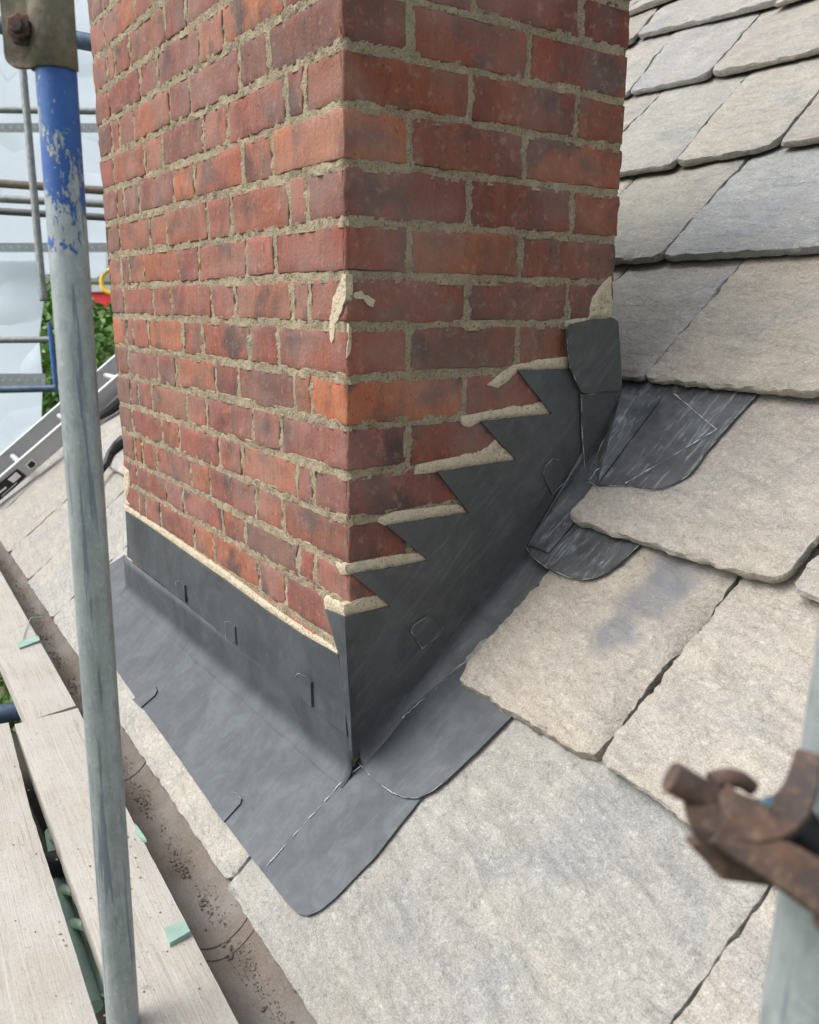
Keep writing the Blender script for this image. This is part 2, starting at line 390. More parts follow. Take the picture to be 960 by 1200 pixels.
MST = mat_stone('weathered_stone_slate', (.355, .325, .275), (.325, .31, .28), (.235, .245, .26), .6)
MSTP = mat_stone('stone_slate_with_blue_grey_stain', (.38, .345, .285), (.345, .325, .285), (.235, .245, .26), .25, True)
MGAL = mat_galv('galvanised_tube'); MGALP = mat_galv('galvanised_tube_blue_paint', True)
MRUST = mat_rust('rusty_steel', (.060, .045, .040), (.105, .062, .045), (.05, .045, .047)); MRUSTO = mat_rust('orange_rust', (.070, .048, .040), (.13, .074, .050), (.075, .06, .057))
MCOUP = mat_rust('drab_zinc_steel', (.13, .12, .09), (.20, .19, .13), (.10, .085, .065))
MWOOD = mat_board(); MGUT = mat_gutter(); MGRIT = mat_plain('grit', (.24, .20, .16), .95, 0, .45, 60)
MALU = mat_plain('aluminium', (.60, .61, .62), .38, .55, .06, 20, .0002); MALUS = mat_plain('aluminium_side', (.42, .43, .45), .5, .3, .08, 20, .0002)
MBLACK = mat_plain('black_plastic', (.012, .012, .013), .5, 0, .3); MWHITE = mat_plain('white_print', (.7, .7, .7), .6, 0, .1)
MMINT = mat_plain('mint_paint', (.24, .36, .31), .6, 0, .18, 25)
MMINTB = mat_plain('brightened_mint_paint', (.46, .64, .56), .5, 0, .15, 25)  # mint paint brightened in its colour to offset the shade under the boards
MSHEET = mat_sheet(); MLEAF = mat_leaf('leaf_green', (.05, .13, .02), (.12, .24, .04))
MTRUNK = mat_plain('bark', (.10, .075, .05), .9); MRED = mat_plain('red_plastic', (.65, .02, .025), .45); MYEL = mat_plain('yellow_plastic', (.8, .5, .03), .45)
MBLUE = mat_plain('blue_paint', (.03, .10, .28), .5, .1, .3); MBLUEG = mat_plain('blue_grey_tube', (.06, .10, .16), .5, .2, .4)
MDARK = mat_plain('dark_timber', (.035, .03, .027), .9); MEYE = mat_plain('eyelet_band', (.55, .57, .58), .6, 0, .15)
MDT = mat_plain('dull_tube', (.20, .215, .215), .55, .3, .3)
MGREENTILE = mat_plain('dark_green', (.03, .09, .04), .6)

# ------------------------------------------------------------------ setting: ground, house wall, roof
def ground():
    V = [(x, y, -4.2) for y in (-600, 600) for x in (-600, 600)]
    k = M('meadow_ground', .95); n = k.noise(1.5, 6, .7); f = k.noise(25, 4, .7)
    c = k.mix(k.ramp(n, [(.4, 0), (.6, 1)]), (.05, .09, .025), (.12, .115, .06)); c = k.mix(k.math('MULTIPLY', k.ramp(f, [(.4, 0), (.6, 1)]), .5), c, (.03, .045, .015)); k.color(c); k.bump(f, .03, .8)
    mesh('ground', V, [(0, 1, 3, 2)], k.m, smooth=False, kind='structure')
ground()
roof = thing('roof', 'pitched roof of thick riven pale stone slates around the brick chimney', 'roof', (0, 0, -1.09))
UL, UR = -3.3, 2.0
box('roof_deck', ROOF, UL+.08, UR-.02, -.18, 3.5, -.12, -.095, MDARK, roof)
# wall below the eaves
def house_wall():
    fr = Frame((0, -.03, -4.2), EX, (0, 0, 1)); t = thing('house_wall', 'rendered house wall under the eaves behind the gutter', 'wall', (0, 0, -4.2))
    box('wall', fr, UL+.2, UR-.1, 0, 2.84, -.3, 0, mat_plain('render', (.30, .27, .22), .95, 0, .15, 12, .003), t)
    box('fascia_board', Frame((0, -.055, -1.40), EX, (0, 0, 1)), UL+.2, UR-.1, 0, .10, 0, .018, MDARK, t)
house_wall()

nslate = [0]
def slate(k, BL, BR, sl=0.0, sr=0.0, th=.027, res=None, col=None, rad=(.02, .02), chip=0.0, seed=None, tint=None, mat=None):
    """BL/BR: bottom corners in course units (u, t); sl/sr: slope of the left/right edge (du per dt)"""
    fr = CR[k]; g = VK[k+1]-VK[k]; t1 = g+(.17 if k == 6 else .09)
    nslate[0] += 1; sd_ = seed if seed is not None else nslate[0]*3.7
    if res is None: res = (.009, .0085, .009, .010, .013, .016, .02, .024, .03, .035)[k] if BL[0] > -.9 else .02
    th = th*(.72 if k >= 3 else .9)
    pts = [(BL[0], BL[1]), (BR[0], BR[1]), (BR[0]+sr*(t1-BR[1]), t1), (BL[0]+sl*(t1-BL[1]), t1)]
    ol = rounded(pts, [rad[0], rad[1], 0, 0])
    a1 = random.Random(sd_).uniform(-.3, .5); ca, sa = math.cos(a1), math.sin(a1)
    def hf(u, v, d):
        uu = u*ca+v*sa; vv_ = -u*sa+v*ca
        h = (.0026 if k == 0 else .0045)*noise.noise(Vector((uu*2.2+sd_, vv_*4.5, sd_)))
        st = noise.noise(Vector((uu*5+sd_, vv_*13, sd_*2)))+.35*noise.noise(Vector((uu*16+sd_, vv_*32, sd_)))
        h += (.0016 if k == 0 else .0042)*(math.floor(st*2.6)/2.6 + .2*st)          # riven steps
        h += .0010*noise.noise(Vector((u*60, v*75, sd_)))
        if chip and d < .05: h -= chip*max(0, 1-d/.045)*(.6+noise.noise(Vector((u*14, v*14, sd_+5))))
        return h
    if tint is not None and k >= 4: tint = tuple(x*.88 for x in tint[:3])+(1,)
    if tint is None:
        r = random.Random(sd_*7+1); b = r.uniform(.88, 1.1); wv = r.uniform(-.02, .025); tint = (b*(1+wv), b, b*(1-wv*1.4), 1)
        if k >= 4: tint = tuple(x*.88 for x in tint[:3])+(1,)
    o = slab('stone_slate', ol, fr.P, th, res, mat or MST, roof, hf=hf, jit=.003 if k == 0 else .0055, edge_drop=.004, edge_w=.009, seed=sd_, side_jit=.005, color=tint)
    return o
def pxk(k, x, y): return CR[k].px(x, y)
def edge(k, a, b):
    A = pxk(k, *a); B = pxk(k, *b); return (B[0]-A[0])/(B[1]-A[1])
def fill(k, u0, u1, dirn=1, wmin=.28, wmax=.46, skip=None):
    """generic slates from u0 towards u1"""
    r = random.Random(k*13+int(u0*10)+dirn); u = u0
    while (u < u1 if dirn > 0 else u > u1):
        wd = r.uniform(wmin, wmax); a_, b_ = (u, u+wd) if dirn > 0 else (u-wd, u)
        if dirn > 0 and u1-b_ < .12: b_ = u1
        if dirn < 0 and a_-u1 < .12: a_ = u1
        if not (skip and a_ > skip[0] and b_ < skip[1]):
            t0 = r.uniform(-.006, .008)
            slate(k, (a_+.003, t0), (b_-.003, t0+r.uniform(-.004, .004)), r.uniform(-.02, .02), r.uniform(-.02, .02), th=r.uniform(.02, .028))
        u = b_ if dirn > 0 else a_
# course 0 (eaves)
a0 = pxk(0, 268, 1032); print('c0 joint', a0, pxk(0, 193, 923), pxk(0, 85, 745), pxk(0, 790, 1190), pxk(0, 0, 640))
e0 = edge(0, (790, 1190), (895, 1045)); r0 = pxk(0, 790, 1190); uR0 = r0[0]-e0*r0[1]
slate(0, (a0[0]+.003, -.002), (uR0+.000, .0), 0, e0, th=.028, tint=(.92, .935, .94, 1), rad=(.01, .02))
slate(0, (uR0+.003, -.02), (uR0+.46, -.01), e0, 0, th=.03, tint=(1.03, 1.0, .98, 1))
fill(0, uR0+.465, UR, 1)
a1_ = pxk(0, 193, 923)
a2_ = pxk(0, 105, 790)
slate(0, (a2_[0]+.003, -.002), (a0[0]-.003, .003), 0, 0, tint=(1.02, 1.02, 1.0, 1), res=.009)
fill(0, a2_[0], UL, -1, .38, .6)
# course 1
def P1(k, x, y, du=0, dt=0):
    p = pxk(k, x, y); return (p[0]+du, p[1]+dt)
slate(1, P1(1, 530, 790), P1(1, 690, 885), edge(1, (530, 790), (640, 664)), edge(1, (692, 884), (863, 672)), th=.032, res=.006, rad=(.022, .03), chip=.014, seed=41, tint=(1.04, 1.0, .96, 1), mat=MSTP)
b1 = P1(1, 701, 888)
slate(1, b1, (b1[0]+.40, P1(1, 802, 957)[1]-.01), edge(1, (701, 888), (868, 676)), 0.02, th=.014, seed=44, tint=(1.06, 1.03, .99, 1))
fill(1, b1[0]+.405, UR, 1)
fill(1, -1.16, UL, -1)
# course 2
slate(2, P1(2, 665, 606), P1(2, 913, 681), edge(2, (668, 604), (700, 560)), edge(2, (920, 678), (960, 630)), th=.018, seed=51, rad=(.012, .03), tint=(1.04, 1.0, .95, 1))
b2 = P1(2, 924, 688)
slate(2, b2, (b2[0]+.42, b2[1]), edge(2, (920, 678), (960, 630)), 0, th=.02, seed=53, tint=(1.05, 1.0, .95, 1), rad=(.03, .02))
fill(2, b2[0]+.43, UR, 1); fill(2, -1.18, UL, -1)
# course 3
e3 = edge(3, (753, 441), (878, 297)); c3 = P1(3, 753, 441)
slate(3, (c3[0]-.33, c3[1]), (c3[0]-.003, c3[1]), 0, e3, seed=61, th=.022, tint=(.98, .99, .98, 1))
d3 = P1(3, 957, 459)
slate(3, (c3[0]+.003, c3[1]), d3, e3, 0, seed=63, th=.022, tint=(1.05, 1.01, .95, 1))
fill(3, d3[0]+.006, UR, 1); fill(3, c3[0]-.335, UL, -1)
# course 4
e4 = edge(4, (772, 299), (880, 180)); c4 = P1(4, 772, 299)
slate(4, (c4[0]-.36, c4[1]), (c4[0]-.003, c4[1]), 0, e4, seed=71, tint=(.93, .95, .92, 1))
slate(4, (c4[0]+.004, c4[1]+.002), (c4[0]+.50, P1(4, 960, 287)[1]), e4, 0, seed=73, tint=(.94, 1.0, 1.06, 1), rad=(.03, .02))
fill(4, c4[0]+.51, UR, 1); fill(4, c4[0]-.365, UL, -1)
# course 5
e5 = edge(5, (787, 190), (884, 78)); c5 = P1(5, 787, 190); e5b = edge(5, (910, 168), (960, 106)); d5 = P1(5, 907, 167)
slate(5, (c5[0]-.36, c5[1]-.0), (c5[0]-.003, c5[1]), 0, e5, seed=81, tint=(.97, 1, 1.0, 1))
slate(5, (c5[0]+.004, c5[1]), (d5[0], d5[1]), e5, e5b, seed=83, tint=(1.0, 1, .98, 1), rad=(.04, .05))
slate(5, (d5[0]+.012, d5[1]), (d5[0]+.40, d5[1]+.0), e5b, 0, seed=85)
fill(5, d5[0]+.41, UR, 1); fill(5, c5[0]-.365, UL, -1)
# course 6
c6 = P1(6, 737, 106); e6 = edge(6, (737, 106), (794, 32)); d6 = P1(6, 829, 86); e6b = edge(6, (829, 86), (903, 1))
slate(6, (c6[0]-.36, c6[1]), (c6[0]-.004, c6[1]), 0, e6, seed=91)
slate(6, (c6[0]+.004, c6[1]), (d6[0]-.003, d6[1]), e6, e6b, seed=93, tint=(.98, 1, 1.03, 1))
slate(6, (d6[0]+.004, d6[1]), (d6[0]+.46, P1(6, 960, 55)[1]), e6b, 0, seed=95, rad=(.05, .03))
fill(6, d6[0]+.47, UR, 1); fill(6, c6[0]-.365, UL, -1)
# course 7..9
c7 = P1(7, 746, 40); print('c7', c7, P1(7, 893, 4), 'c6', c6, d6, 'c5', c5, d5); e7 = edge(7, (746, 40), (781, 0)); 
slate(7, (c7[0]-.4, c7[1]-.03), (c7[0]-.004, c7[1]-.03), 0, e7, seed=101)
slate(7, (c7[0]+.004, c7[1]), (c7[0]+.62, P1(7, 893, 4)[1]), e7, 0, seed=103)
fill(7, c7[0]+.625, UR, 1); fill(7, c7[0]-.405, UL, -1)
for k in (8, 9): fill(k, UL, UR, 1, .3, .45)

# ------------------------------------------------------------------ chimney
W, D = 1.19, .57
ch = thing('brick_chimney', 'weathered red brick chimney stack in Flemish bond rising through the stone roof', 'chimney', (-.5, .28, -1.09))
ZK = [.0011, -.0739, -.1501, -.2288, -.3029, -.3755, -.4515, -.5272, -.6010, -.6743, -.7481, -.8167, -.891, -.965]
def zj(k):
    return ZK[k] if k >= 0 else .0011-.0755*k
KT = -6
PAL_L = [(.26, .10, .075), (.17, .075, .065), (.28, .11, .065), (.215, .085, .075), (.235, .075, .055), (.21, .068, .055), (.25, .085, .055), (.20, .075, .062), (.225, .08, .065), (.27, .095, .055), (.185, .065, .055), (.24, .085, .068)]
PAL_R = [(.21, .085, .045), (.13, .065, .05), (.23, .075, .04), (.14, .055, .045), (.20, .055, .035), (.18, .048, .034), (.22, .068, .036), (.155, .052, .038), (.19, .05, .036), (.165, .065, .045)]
rb = random.Random(21); nb = [0]
RL, RRr = [], []
def brick(x0, x1, y0, y1, z0, z1, col):
    if abs(y0) < .001: RL.append((x0, x1, z0, z1))
    if abs(x1) < .001: RRr.append((y0, y1, z0, z1))
    nb[0] += 1; sd_ = nb[0]*1.37; r = .0025
    def grid(a_, b_, st):
        n = max(1, int(round((b_-a_-2*r)/st))); return [a_]+[a_+r+(b_-a_-2*r)*i/n for i in range(n+1)]+[b_]
    X, Y, Z = grid(x0, x1, .014), grid(y0, y1, .014), grid(z0, z1, .012)
    V = []; idx = {}; F = []
    jx, jz = rb.uniform(-.0015, .0015), rb.uniform(-.002, .002); proud = rb.uniform(-.0006, .0014); tl = rb.uniform(-.02, .02)
    def vid(i, j, k_):
        key = (i, j, k_)
        if key not in idx:
            p = Vector((X[i], Y[j], Z[k_])); c = Vector((min(max(p.x, x0+r), x1-r), min(max(p.y, y0+r), y1-r), min(max(p.z, z0+r), z1-r)))
            d = p-c
            if d.length > 1e-6: p = c+d.normalized()*r
            q = Vector((p.x*28+sd_, p.y*28, p.z*28)); q2 = Vector((p.x*95, p.y*95+sd_, p.z*95))
            am = .0009 if d.length < 1e-6 else .0030
            p += Vector((noise.noise(q)+.6*noise.noise(q2), noise.noise(q+Vector((7, 0, 0)))+.6*noise.noise(q2+Vector((7, 0, 0))), noise.noise(q+Vector((0, 7, 0)))+.6*noise.noise(q2+Vector((0, 7, 0)))))*am
            # face stands proud or back a little and sits slightly askew
            if abs(y0) < .01: p.y -= proud
            if abs(x1) < .01: p.x += proud
            mx, my = (x0+x1)/2, (y0+y1)/2
            p.z += tl*((p.x-mx)+(p.y-my))*.5+jz; idx[key] = len(V); V.append(tuple(p))
        return idx[key]
    nx, ny, nz = len(X)-1, len(Y)-1, len(Z)-1
    for i in range(nx):
        for k_ in range(nz):
            F.append((vid(i, 0, k_), vid(i+1, 0, k_), vid(i+1, 0, k_+1), vid(i, 0, k_+1)))
            F.append((vid(i, ny, k_), vid(i, ny, k_+1), vid(i+1, ny, k_+1), vid(i+1, ny, k_)))
    for j in range(ny):
        for k_ in range(nz):
            F.append((vid(nx, j, k_), vid(nx, j+1, k_), vid(nx, j+1, k_+1), vid(nx, j, k_+1)))
            F.append((vid(0, j, k_), vid(0, j, k_+1), vid(0, j+1, k_+1), vid(0, j+1, k_)))
    for i in range(nx):
        for j in range(ny):
            F.append((vid(i, j, nz), vid(i+1, j, nz), vid(i+1, j+1, nz), vid(i, j+1, nz)))
            F.append((vid(i, j, 0), vid(i, j+1, 0), vid(i+1, j+1, 0), vid(i+1, j, 0)))
    mesh('brick', V, F, MB, ch, color=(*col, 1), sharp=50)
def colr(pal):
    c = rb.choice(pal); b = rb.uniform(.8, 1.18)
    if rb.random() < .08: c = (.33, .115, .055)
    if rb.random() < .10: c = (.125, .065, .055)
    return tuple(x*b for x in c)
J = .0050
S_, H_, Q_ = .2265, .1125, .058
for k in range(KT, 13):          # the course between joint k and k+1
    zt, zb = zj(k)-J, zj(k+1)+J
    rowA = (k % 2 == 0)          # header at the corner on the left face, stretcher on the right face
    seq = [H_, Q_, S_, H_, S_, H_, S_, H_] if rowA else [S_, H_, S_, H_, S_, H_, Q_, H_]
    sc = W/sum(seq); x = 0.0
    for i, wd in enumerate(seq):
        wd = wd*sc; j1 = J+rb.uniform(-.0015, .0012)
        x1 = x-(0 if i == 0 else j1); x0 = x-wd+(0 if i == len(seq)-1 else j1)
        if i == 0:
            dep = S_-J if rowA else H_-J
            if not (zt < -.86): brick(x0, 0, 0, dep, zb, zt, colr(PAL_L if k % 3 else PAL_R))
        elif zt > -.97:
            dep = (S_ if not rowA else H_) if i == len(seq)-1 else .07
            brick(x0, x1, 0, dep, zb, zt, colr(PAL_L))
        x -= wd
    y = S_ if rowA else H_
    rs_ = [S_, D-2*S_] if rowA else [S_, D-S_-H_]
    for i, wd in enumerate(rs_):
        y0 = y+J; y1 = y+wd-(0 if i == len(rs_)-1 else J)
        vis = -1.09+.9*y0 < zt-.02
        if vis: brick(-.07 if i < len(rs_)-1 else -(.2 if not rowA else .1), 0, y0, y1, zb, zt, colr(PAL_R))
        y += wd
    # far (left) side of the stack
    y = S_ if not rowA else H_
    while y < D-.03:
        wd = min(S_, D-y); 
        if k < 5: brick(-W, -W+.07, y+J, y+wd, zb, zt, colr(PAL_L))
        y += wd
# mortar core: displaced sheets on the four faces
def inside(left, a_, z):
    Rr = RL if left else RRr
    if z not in _cache: _cache[z] = ([r_ for r_ in RL if r_[2] < z < r_[3]], [r_ for r_ in RRr if r_[2] < z < r_[3]])
    for r_ in _cache[z][0 if left else 1]:
        lo = r_[0]+(.0062 if r_[0] > .001 or left else -1); hi = r_[1]-(-1 if (left and r_[1] > -.001) or (not left and r_[1] > D-.002) else .0062)
        if lo < a_ < hi and r_[2]+.006 < z < r_[3]-.006: return True
    return False
_cache = {}
def core():
    V = []; F = []
    z0, z1 = -1.35, zj(KT)+.0
    def face(o, du, L, nrm, step, amp):
        b = len(V); nu = int(L/step)+1; nz = int((z1-z0)/step)+1
        for j in range(nz+1):
            for i in range(nu+1):
                u = L*i/nu; z = z0+(z1-z0)*j/nz
                p = np.array(o)+np.array(du)*u+np.array((0, 0, z))
                h = amp*(fbm(p, 55, 3, 3.3)) + amp*.8*noise.noise(Vector(p*190))-.0003
                if inside(du[0] != 0, u if du[0] == 0 else p[0], p[2]): h = -.012
                if i in (0, nu): h = -.0065+.003*noise.noise(Vector(p*60))
                V.append(p+np.array(nrm)*h)
        for j in range(nz):
            for i in range(nu):
                a_ = b+j*(nu+1)+i; F.append((a_, a_+1, a_+nu+2, a_+nu+1))
    face((-W, 0, 0), (1, 0, 0), W, (0, -1, 0), .0055, .0034)
    face((0, 0, 0), (0, 1, 0), D, (1, 0, 0), .0055, .0034)
    face((0, D, 0), (-1, 0, 0), W, (0, 1, 0), .05, .001)
    face((-W, D, 0), (0, -1, 0), D, (-1, 0, 0), .05, .001)
    b = len(V)
    for p in ((-W, 0, z1), (0, 0, z1), (0, D, z1), (-W, D, z1)): V.append(np.array(p, float))
    F.append((b, b+1, b+2, b+3))
    mesh('mortar', V, F, MM, ch)
core()
print('bricks', nb[0])

# fresh mortar pointing, part of the stack
def flat_px(name, pts, frame, off, thick, mat, parent, res=.008, jit=.0, hf=None, seed=0.0, rad=None, **kw):
    """outline traced on a real plane (off metres in front of frame)"""
    ol = [frame.px(x, y, off) for x, y in pts]
    if rad: ol = rounded(ol, rad)
    return slab(name, ol, lambda u, v, h: frame.P(u, v, off+h), thick, res, mat, parent, hf=hf, jit=jit, seed=seed, **kw)
def hm(u, v, d): return .0022*min(1, d/.006)+.0016*noise.noise(Vector((u*60, v*60, 1)))+.0012*noise.noise(Vector((u*260, v*260, 1)))
points = [
 (WR, [(404, 709), (418, 704), (432, 699), (450, 698), (458, 710), (432, 717), (404, 723)]),
 (WR, [(404, 662), (437, 655), (470, 650), (497, 647), (502, 657), (455, 666), (407, 674)]),
 (WR, [(446, 606), (462, 600), (495, 595), (537, 591), (550, 601), (500, 608), (453, 616), (443, 612)]),
 (WR, [(488, 545), (510, 540), (537, 535), (572, 524), (580, 515), (606, 539), (560, 545), (513, 553), (486, 556)]),
 (WR, [(541, 488), (570, 482), (600, 477), (636, 471), (647, 485), (605, 489), (563, 494), (551, 501), (542, 497)]),
 (WR, [(600, 428), (630, 422), (665, 418), (667, 433), (607, 434), (597, 445), (583, 455), (573, 450), (586, 438)]),
 (WR, [(716, 324), (719, 372), (690, 377), (665, 390), (663, 376), (690, 371), (694, 350), (703, 335)]),
 (WL, [(146, 590), (170, 606), (215, 636), (262, 668), (312, 705), (352, 733), (382, 752), (396, 765), (396, 775), (352, 745), (312, 718), (262, 681), (215, 648), (170, 616), (147, 600)]),
 (WL, [(379, 701), (386, 697), (404, 709), (404, 723), (392, 719), (381, 714)]),
 (WL, [(393, 658), (400, 661), (405, 662), (405, 676), (399, 672)]),
 (WL, [(402, 320), (396, 334), (390, 352), (386, 378), (388, 405), (391, 398), (393, 378), (399, 365), (405, 350), (405, 322)]),
 (WR, [(409, 378), (407, 418), (411, 408), (412, 385)]),
 (WR, [(414, 343), (424, 340), (440, 352), (437, 359), (424, 352), (416, 350)]),
 (WL, [(145, 545), (151, 553), (152, 570), (148, 585), (152, 592), (146, 590)]),
]
for i, (fr, pts) in enumerate(points):
    hh = hm if i not in (10, 11, 12) else (lambda u, v, d: .0006*noise.noise(Vector((u*300, v*300, 0))))
    sgn = fr
    flat_px('fresh_pointing', pts, fr, .002 if i not in (10, 11, 12) else .0022, .012, MNEW, ch, res=.0035, jit=.004 if i not in (10, 11, 12) else .007, hf=hh, seed=i*2.1)

# ------------------------------------------------------------------ lead work
def hd(amp=.0018, s=14, seed=0):
    return lambda u, v, d: amp*noise.noise(Vector((u*s+seed, v*s, seed)))+amp*.5*noise.noise(Vector((u*s*3+seed, v*s*3, seed)))
R0 = CR[0]
def bead(pts, fr, off, r, mat, parent, jitter=.0015, name='weld_line'):
    P = []; q = [np.array(fr.P(*fr.px(x, y, off), off)) for x, y in pts]
    for a_, b_ in zip(q[:-1], q[1:]):
        n = max(2, int(np.linalg.norm(b_-a_)/.006))
        for i in range(n):
            p = a_+(b_-a_)*i/n; P.append(p+np.array([noise.noise(Vector(p*90)), noise.noise(Vector(p*90+5)), 0])*jitter)
    P.append(q[-1]); rs = [r*max(.06, 1.1*noise.noise(Vector(p*60))+.9*noise.noise(Vector(p*210))+.38) for p in P]
    tube(name, P, r, mat, parent, n=6, rs=rs)
ap = thing('lead_apron', 'wide grey lead apron dressed over the front slates below the chimney, rounded at its corner', 'lead flashing', R0.P(-.4, .1))
flat_px('apron_sheet', [(146, 650), (118, 668), (88, 692), (90, 716), (143, 795), (200, 875), (249, 945), (300, 1012), (338, 1060), (349, 1071), (360, 1073), (375, 1067), (392, 1053), (440, 1004), (490, 940), (530, 900), (440, 850), (404, 868), (300, 770), (150, 660)],
        R0, .005, .0022, MLEAD, ap, res=.014, jit=.0012, hf=hd(.0008, 7, 4), seed=3)
def cove(name, frame_wall, prof, mat, parent, n=50, amp=.0012, **kw):
    """strip whose cross-section prof(t) -> list of points; t in 0..1"""
    V = []; F = []; m_ = None
    for i in range(n+1):
        row = prof(i/n); m_ = len(row)
        for q in row:
            q = np.array(q, float); nz_ = amp*noise.noise(Vector(q*22)); V.append(q+np.array((nz_*.7, -nz_*.7, nz_*.4)))
    for i in range(n):
        for j in range(m_-1):
            a_ = i*m_+j; F.append((a_, a_+1, a_+m_+1, a_+m_))
    o = mesh(name, V, F, mat, parent, **kw)
    s = o.modifiers.new('thick', 'SOLIDIFY'); s.thickness = .002; s.offset = -1
    return o
def bez(p0, p1, p2, n=8):
    p0, p1, p2 = map(np.array, (p0, p1, p2)); return [(1-t)**2*p0+2*t*(1-t)*p1+t*t*p2 for t in [i/n for i in range(n+1)]]
def zroof(x, y, h=0.0, fr=R0):     # height of a course plane above x, y
    n = fr.n; return float(fr.o[2]+(h-(n[0]*(x-fr.o[0])+n[1]*(y-fr.o[1])))/n[2])
def prof_apron(t):
    x = -1.24+1.251*t; y = -.007; zc = zroof(x, y, .006)
    top = zc+.085+.01*(1-t)
    pts = [(x, y, top)]+[(x, y, zc+h_) for h_ in (.07, .055, .042, .032, .025)]+bez((x, y, zc+.018), (x, y, zc+.001), (x, y-.016, zroof(x, y-.016, .0062)), 7)
    return pts+[(x, y-.03, zroof(x, y-.03, .0012))]
cove('upstand', WL, prof_apron, MLEAD, ap, 60, .001)
flat_px('cover_strip', [(147, 599), (170, 614), (215, 646), (262, 679), (312, 716), (352, 743), (396, 768), (402, 800), (407, 862), (380, 840), (330, 800), (277, 757), (220, 710), (163, 663), (149, 652)], WL, .0105, .003, MLEAD, ap, res=.02, jit=.001, hf=hd(.0025, 8, 1), seed=5)
for tri in ([(344, 796), (349, 789), (360, 793), (364, 800), (365, 829), (346, 813)], [(263, 729), (269, 728), (275, 735), (276, 755), (265, 747)], [(206, 682), (211, 680), (216, 686), (217, 706), (208, 698)]):
    flat_px('clip', tri, WL, .0155, .0045, MLEAD, ap, res=.01, rad=None)
    bead([tri[-1], tri[0], tri[1], tri[2]] if len(tri) > 5 else [tri[-1], tri[0], tri[1]], WL, .0158, .0005, CHALK, ap, .0005, 'chalky_edge')
for tri in ([(155, 820), (176, 803), (182, 804), (184, 809), (181, 815), (165, 829)], [(248, 945), (271, 928), (277, 929), (283, 936), (281, 942), (262, 963)]):
    flat_px('clip', tri, R0, .0085, .0035, MLEAD, ap, res=.01)
    bead(tri[:-1][1:], R0, .0087, .0006, CHALK, ap, .0005, 'chalky_edge')
bead([(312, 1016), (345, 978), (380, 940), (404, 912), (425, 896)], R0, .0062, .0013, CHALK, ap)
bead([(400, 900), (403, 911), (410, 916)], R0, .0065, .0012, CHALK, ap)
bead([(400, 900), (412, 893)], R0, .0065, .0012, CHALK, ap)

sf = thing('lead_step_flashing', 'dark lead step flashing cut in sawtooth steps up the shaded side of the chimney', 'lead flashing', (0, .25, -.85))
flat_px('stepped_sheet', [(404, 723), (458, 711), (413, 673), (458, 666), (502, 657), (453, 616), (505, 608), (550, 601), (513, 553), (560, 546), (606, 539), (563, 494), (607, 489), (647, 485), (607, 434), (667, 432), (695, 425), (700, 470), (700, 515), (680, 556), (628, 618), (578, 684), (525, 752), (470, 824), (411, 893)],
        WR, .0075, .0035, MLEADD, sf, res=.016, jit=.0008, hf=hd(.0028, 8, 2), seed=7)
flat_px('corner_return', [(381, 714), (404, 723), (413, 893), (403, 820), (397, 768)], WL, .0135, .003, MLEAD, sf, res=.015, hf=hd(.0015, 9, 3))
def prof_side(t):
    y = .010+.486*t; fr = R0 if y < .16 else CR[1]
    h = .010 if y < .16 else -.028
    s = min(1, max(0, y/.16)); h = .010*(1-s)-.002*s; x0 = .0085; out = .010+.030*s
    z1 = zroof(x0+out, y, h); zc = zroof(x0, y, h)
    return [(x0-.009, y, zc+.10), (x0-.006, y, zc+.075), (x0-.004, y, zc+.06), (x0-.002, y, zc+.045)]+bez((x0-.001, y, zc+.035), (x0+.001, y, zc+.006), (x0+out, y, z1), 9)+[(x0+out+.015, y, z1-.010)]
cove('skirt', WR, prof_side, MLEADD, sf, 50, .0022)
for tri in ([(482, 738), (485, 733), (502, 721), (508, 724), (518, 739), (516, 743), (495, 759)], [(637, 556), (641, 545), (649, 536), (655, 538), (665, 553), (648, 579)]):
    flat_px('clip', tri, WR, .0118, .0040, MLEADD, sf, res=.01)

sl_ = thing('lead_side_piece', 'grey lead lap with rounded end lying over the apron at the chimney corner', 'lead flashing', R0.P(.1, .1))
flat_px('side_sheet', [(411, 892), (420, 896), (428, 903), (444, 918), (460, 929), (475, 935), (490, 935), (505, 928), (520, 917), (560, 880), (597, 842), (640, 800), (600, 740), (533, 786), (470, 838)], R0, .0085, .0025, MLEAD, sl_, res=.014, hf=hd(.0016, 10, 6), seed=9)
bead([(415, 889), (470, 842), (530, 790)], R0, .0095, .0011, CHALK, sl_, .004)
bead([(415, 888), (428, 903), (444, 918), (460, 929), (475, 935), (490, 935), (505, 928), (518, 918)], R0, .0088, .0006, CHALK, sl_, .0005, 'chalky_edge')

def soaker_cove(name, k, y0, y1, outd, off, mat, parent, xw, rise_=.09):
    fr = CR[k]
    def prof(t):
        y = y0+(y1-y0)*t; zc = zroof(xw, y, off, fr); rise = rise_*min(1, .02+t*1.1)
        return [(xw, y, zc+rise), (xw, y, zc+rise*.8)]+bez((xw, y, zc+rise*.7), (xw+.004, y, zc+.004), (xw+outd, y, zroof(xw+outd, y, off, fr)), 7)
    return cove(name, WR, prof, mat, parent, 20, .0015)
s1 = thing('lead_soaker', 'lower lead soaker with curved end resting on the thick central slate', 'lead soaker', CR[1].P(.15, .3), 'lead soakers tucked beside the chimney')
flat_px('soaker_sheet', [(616, 632), (622, 650), (630, 658), (640, 664), (652, 671), (665, 675), (680, 678), (695, 677), (710, 671), (722, 662), (735, 651), (752, 636), (735, 600), (695, 560), (676, 555)], CR[1], .008, .003, MLEADS, s1, res=.012, hf=hd(.002, 14, 8), seed=11)
soaker_cove('upstand', 1, .372, .54, .052, .0112, MLEADS, s1, .0115, .075)
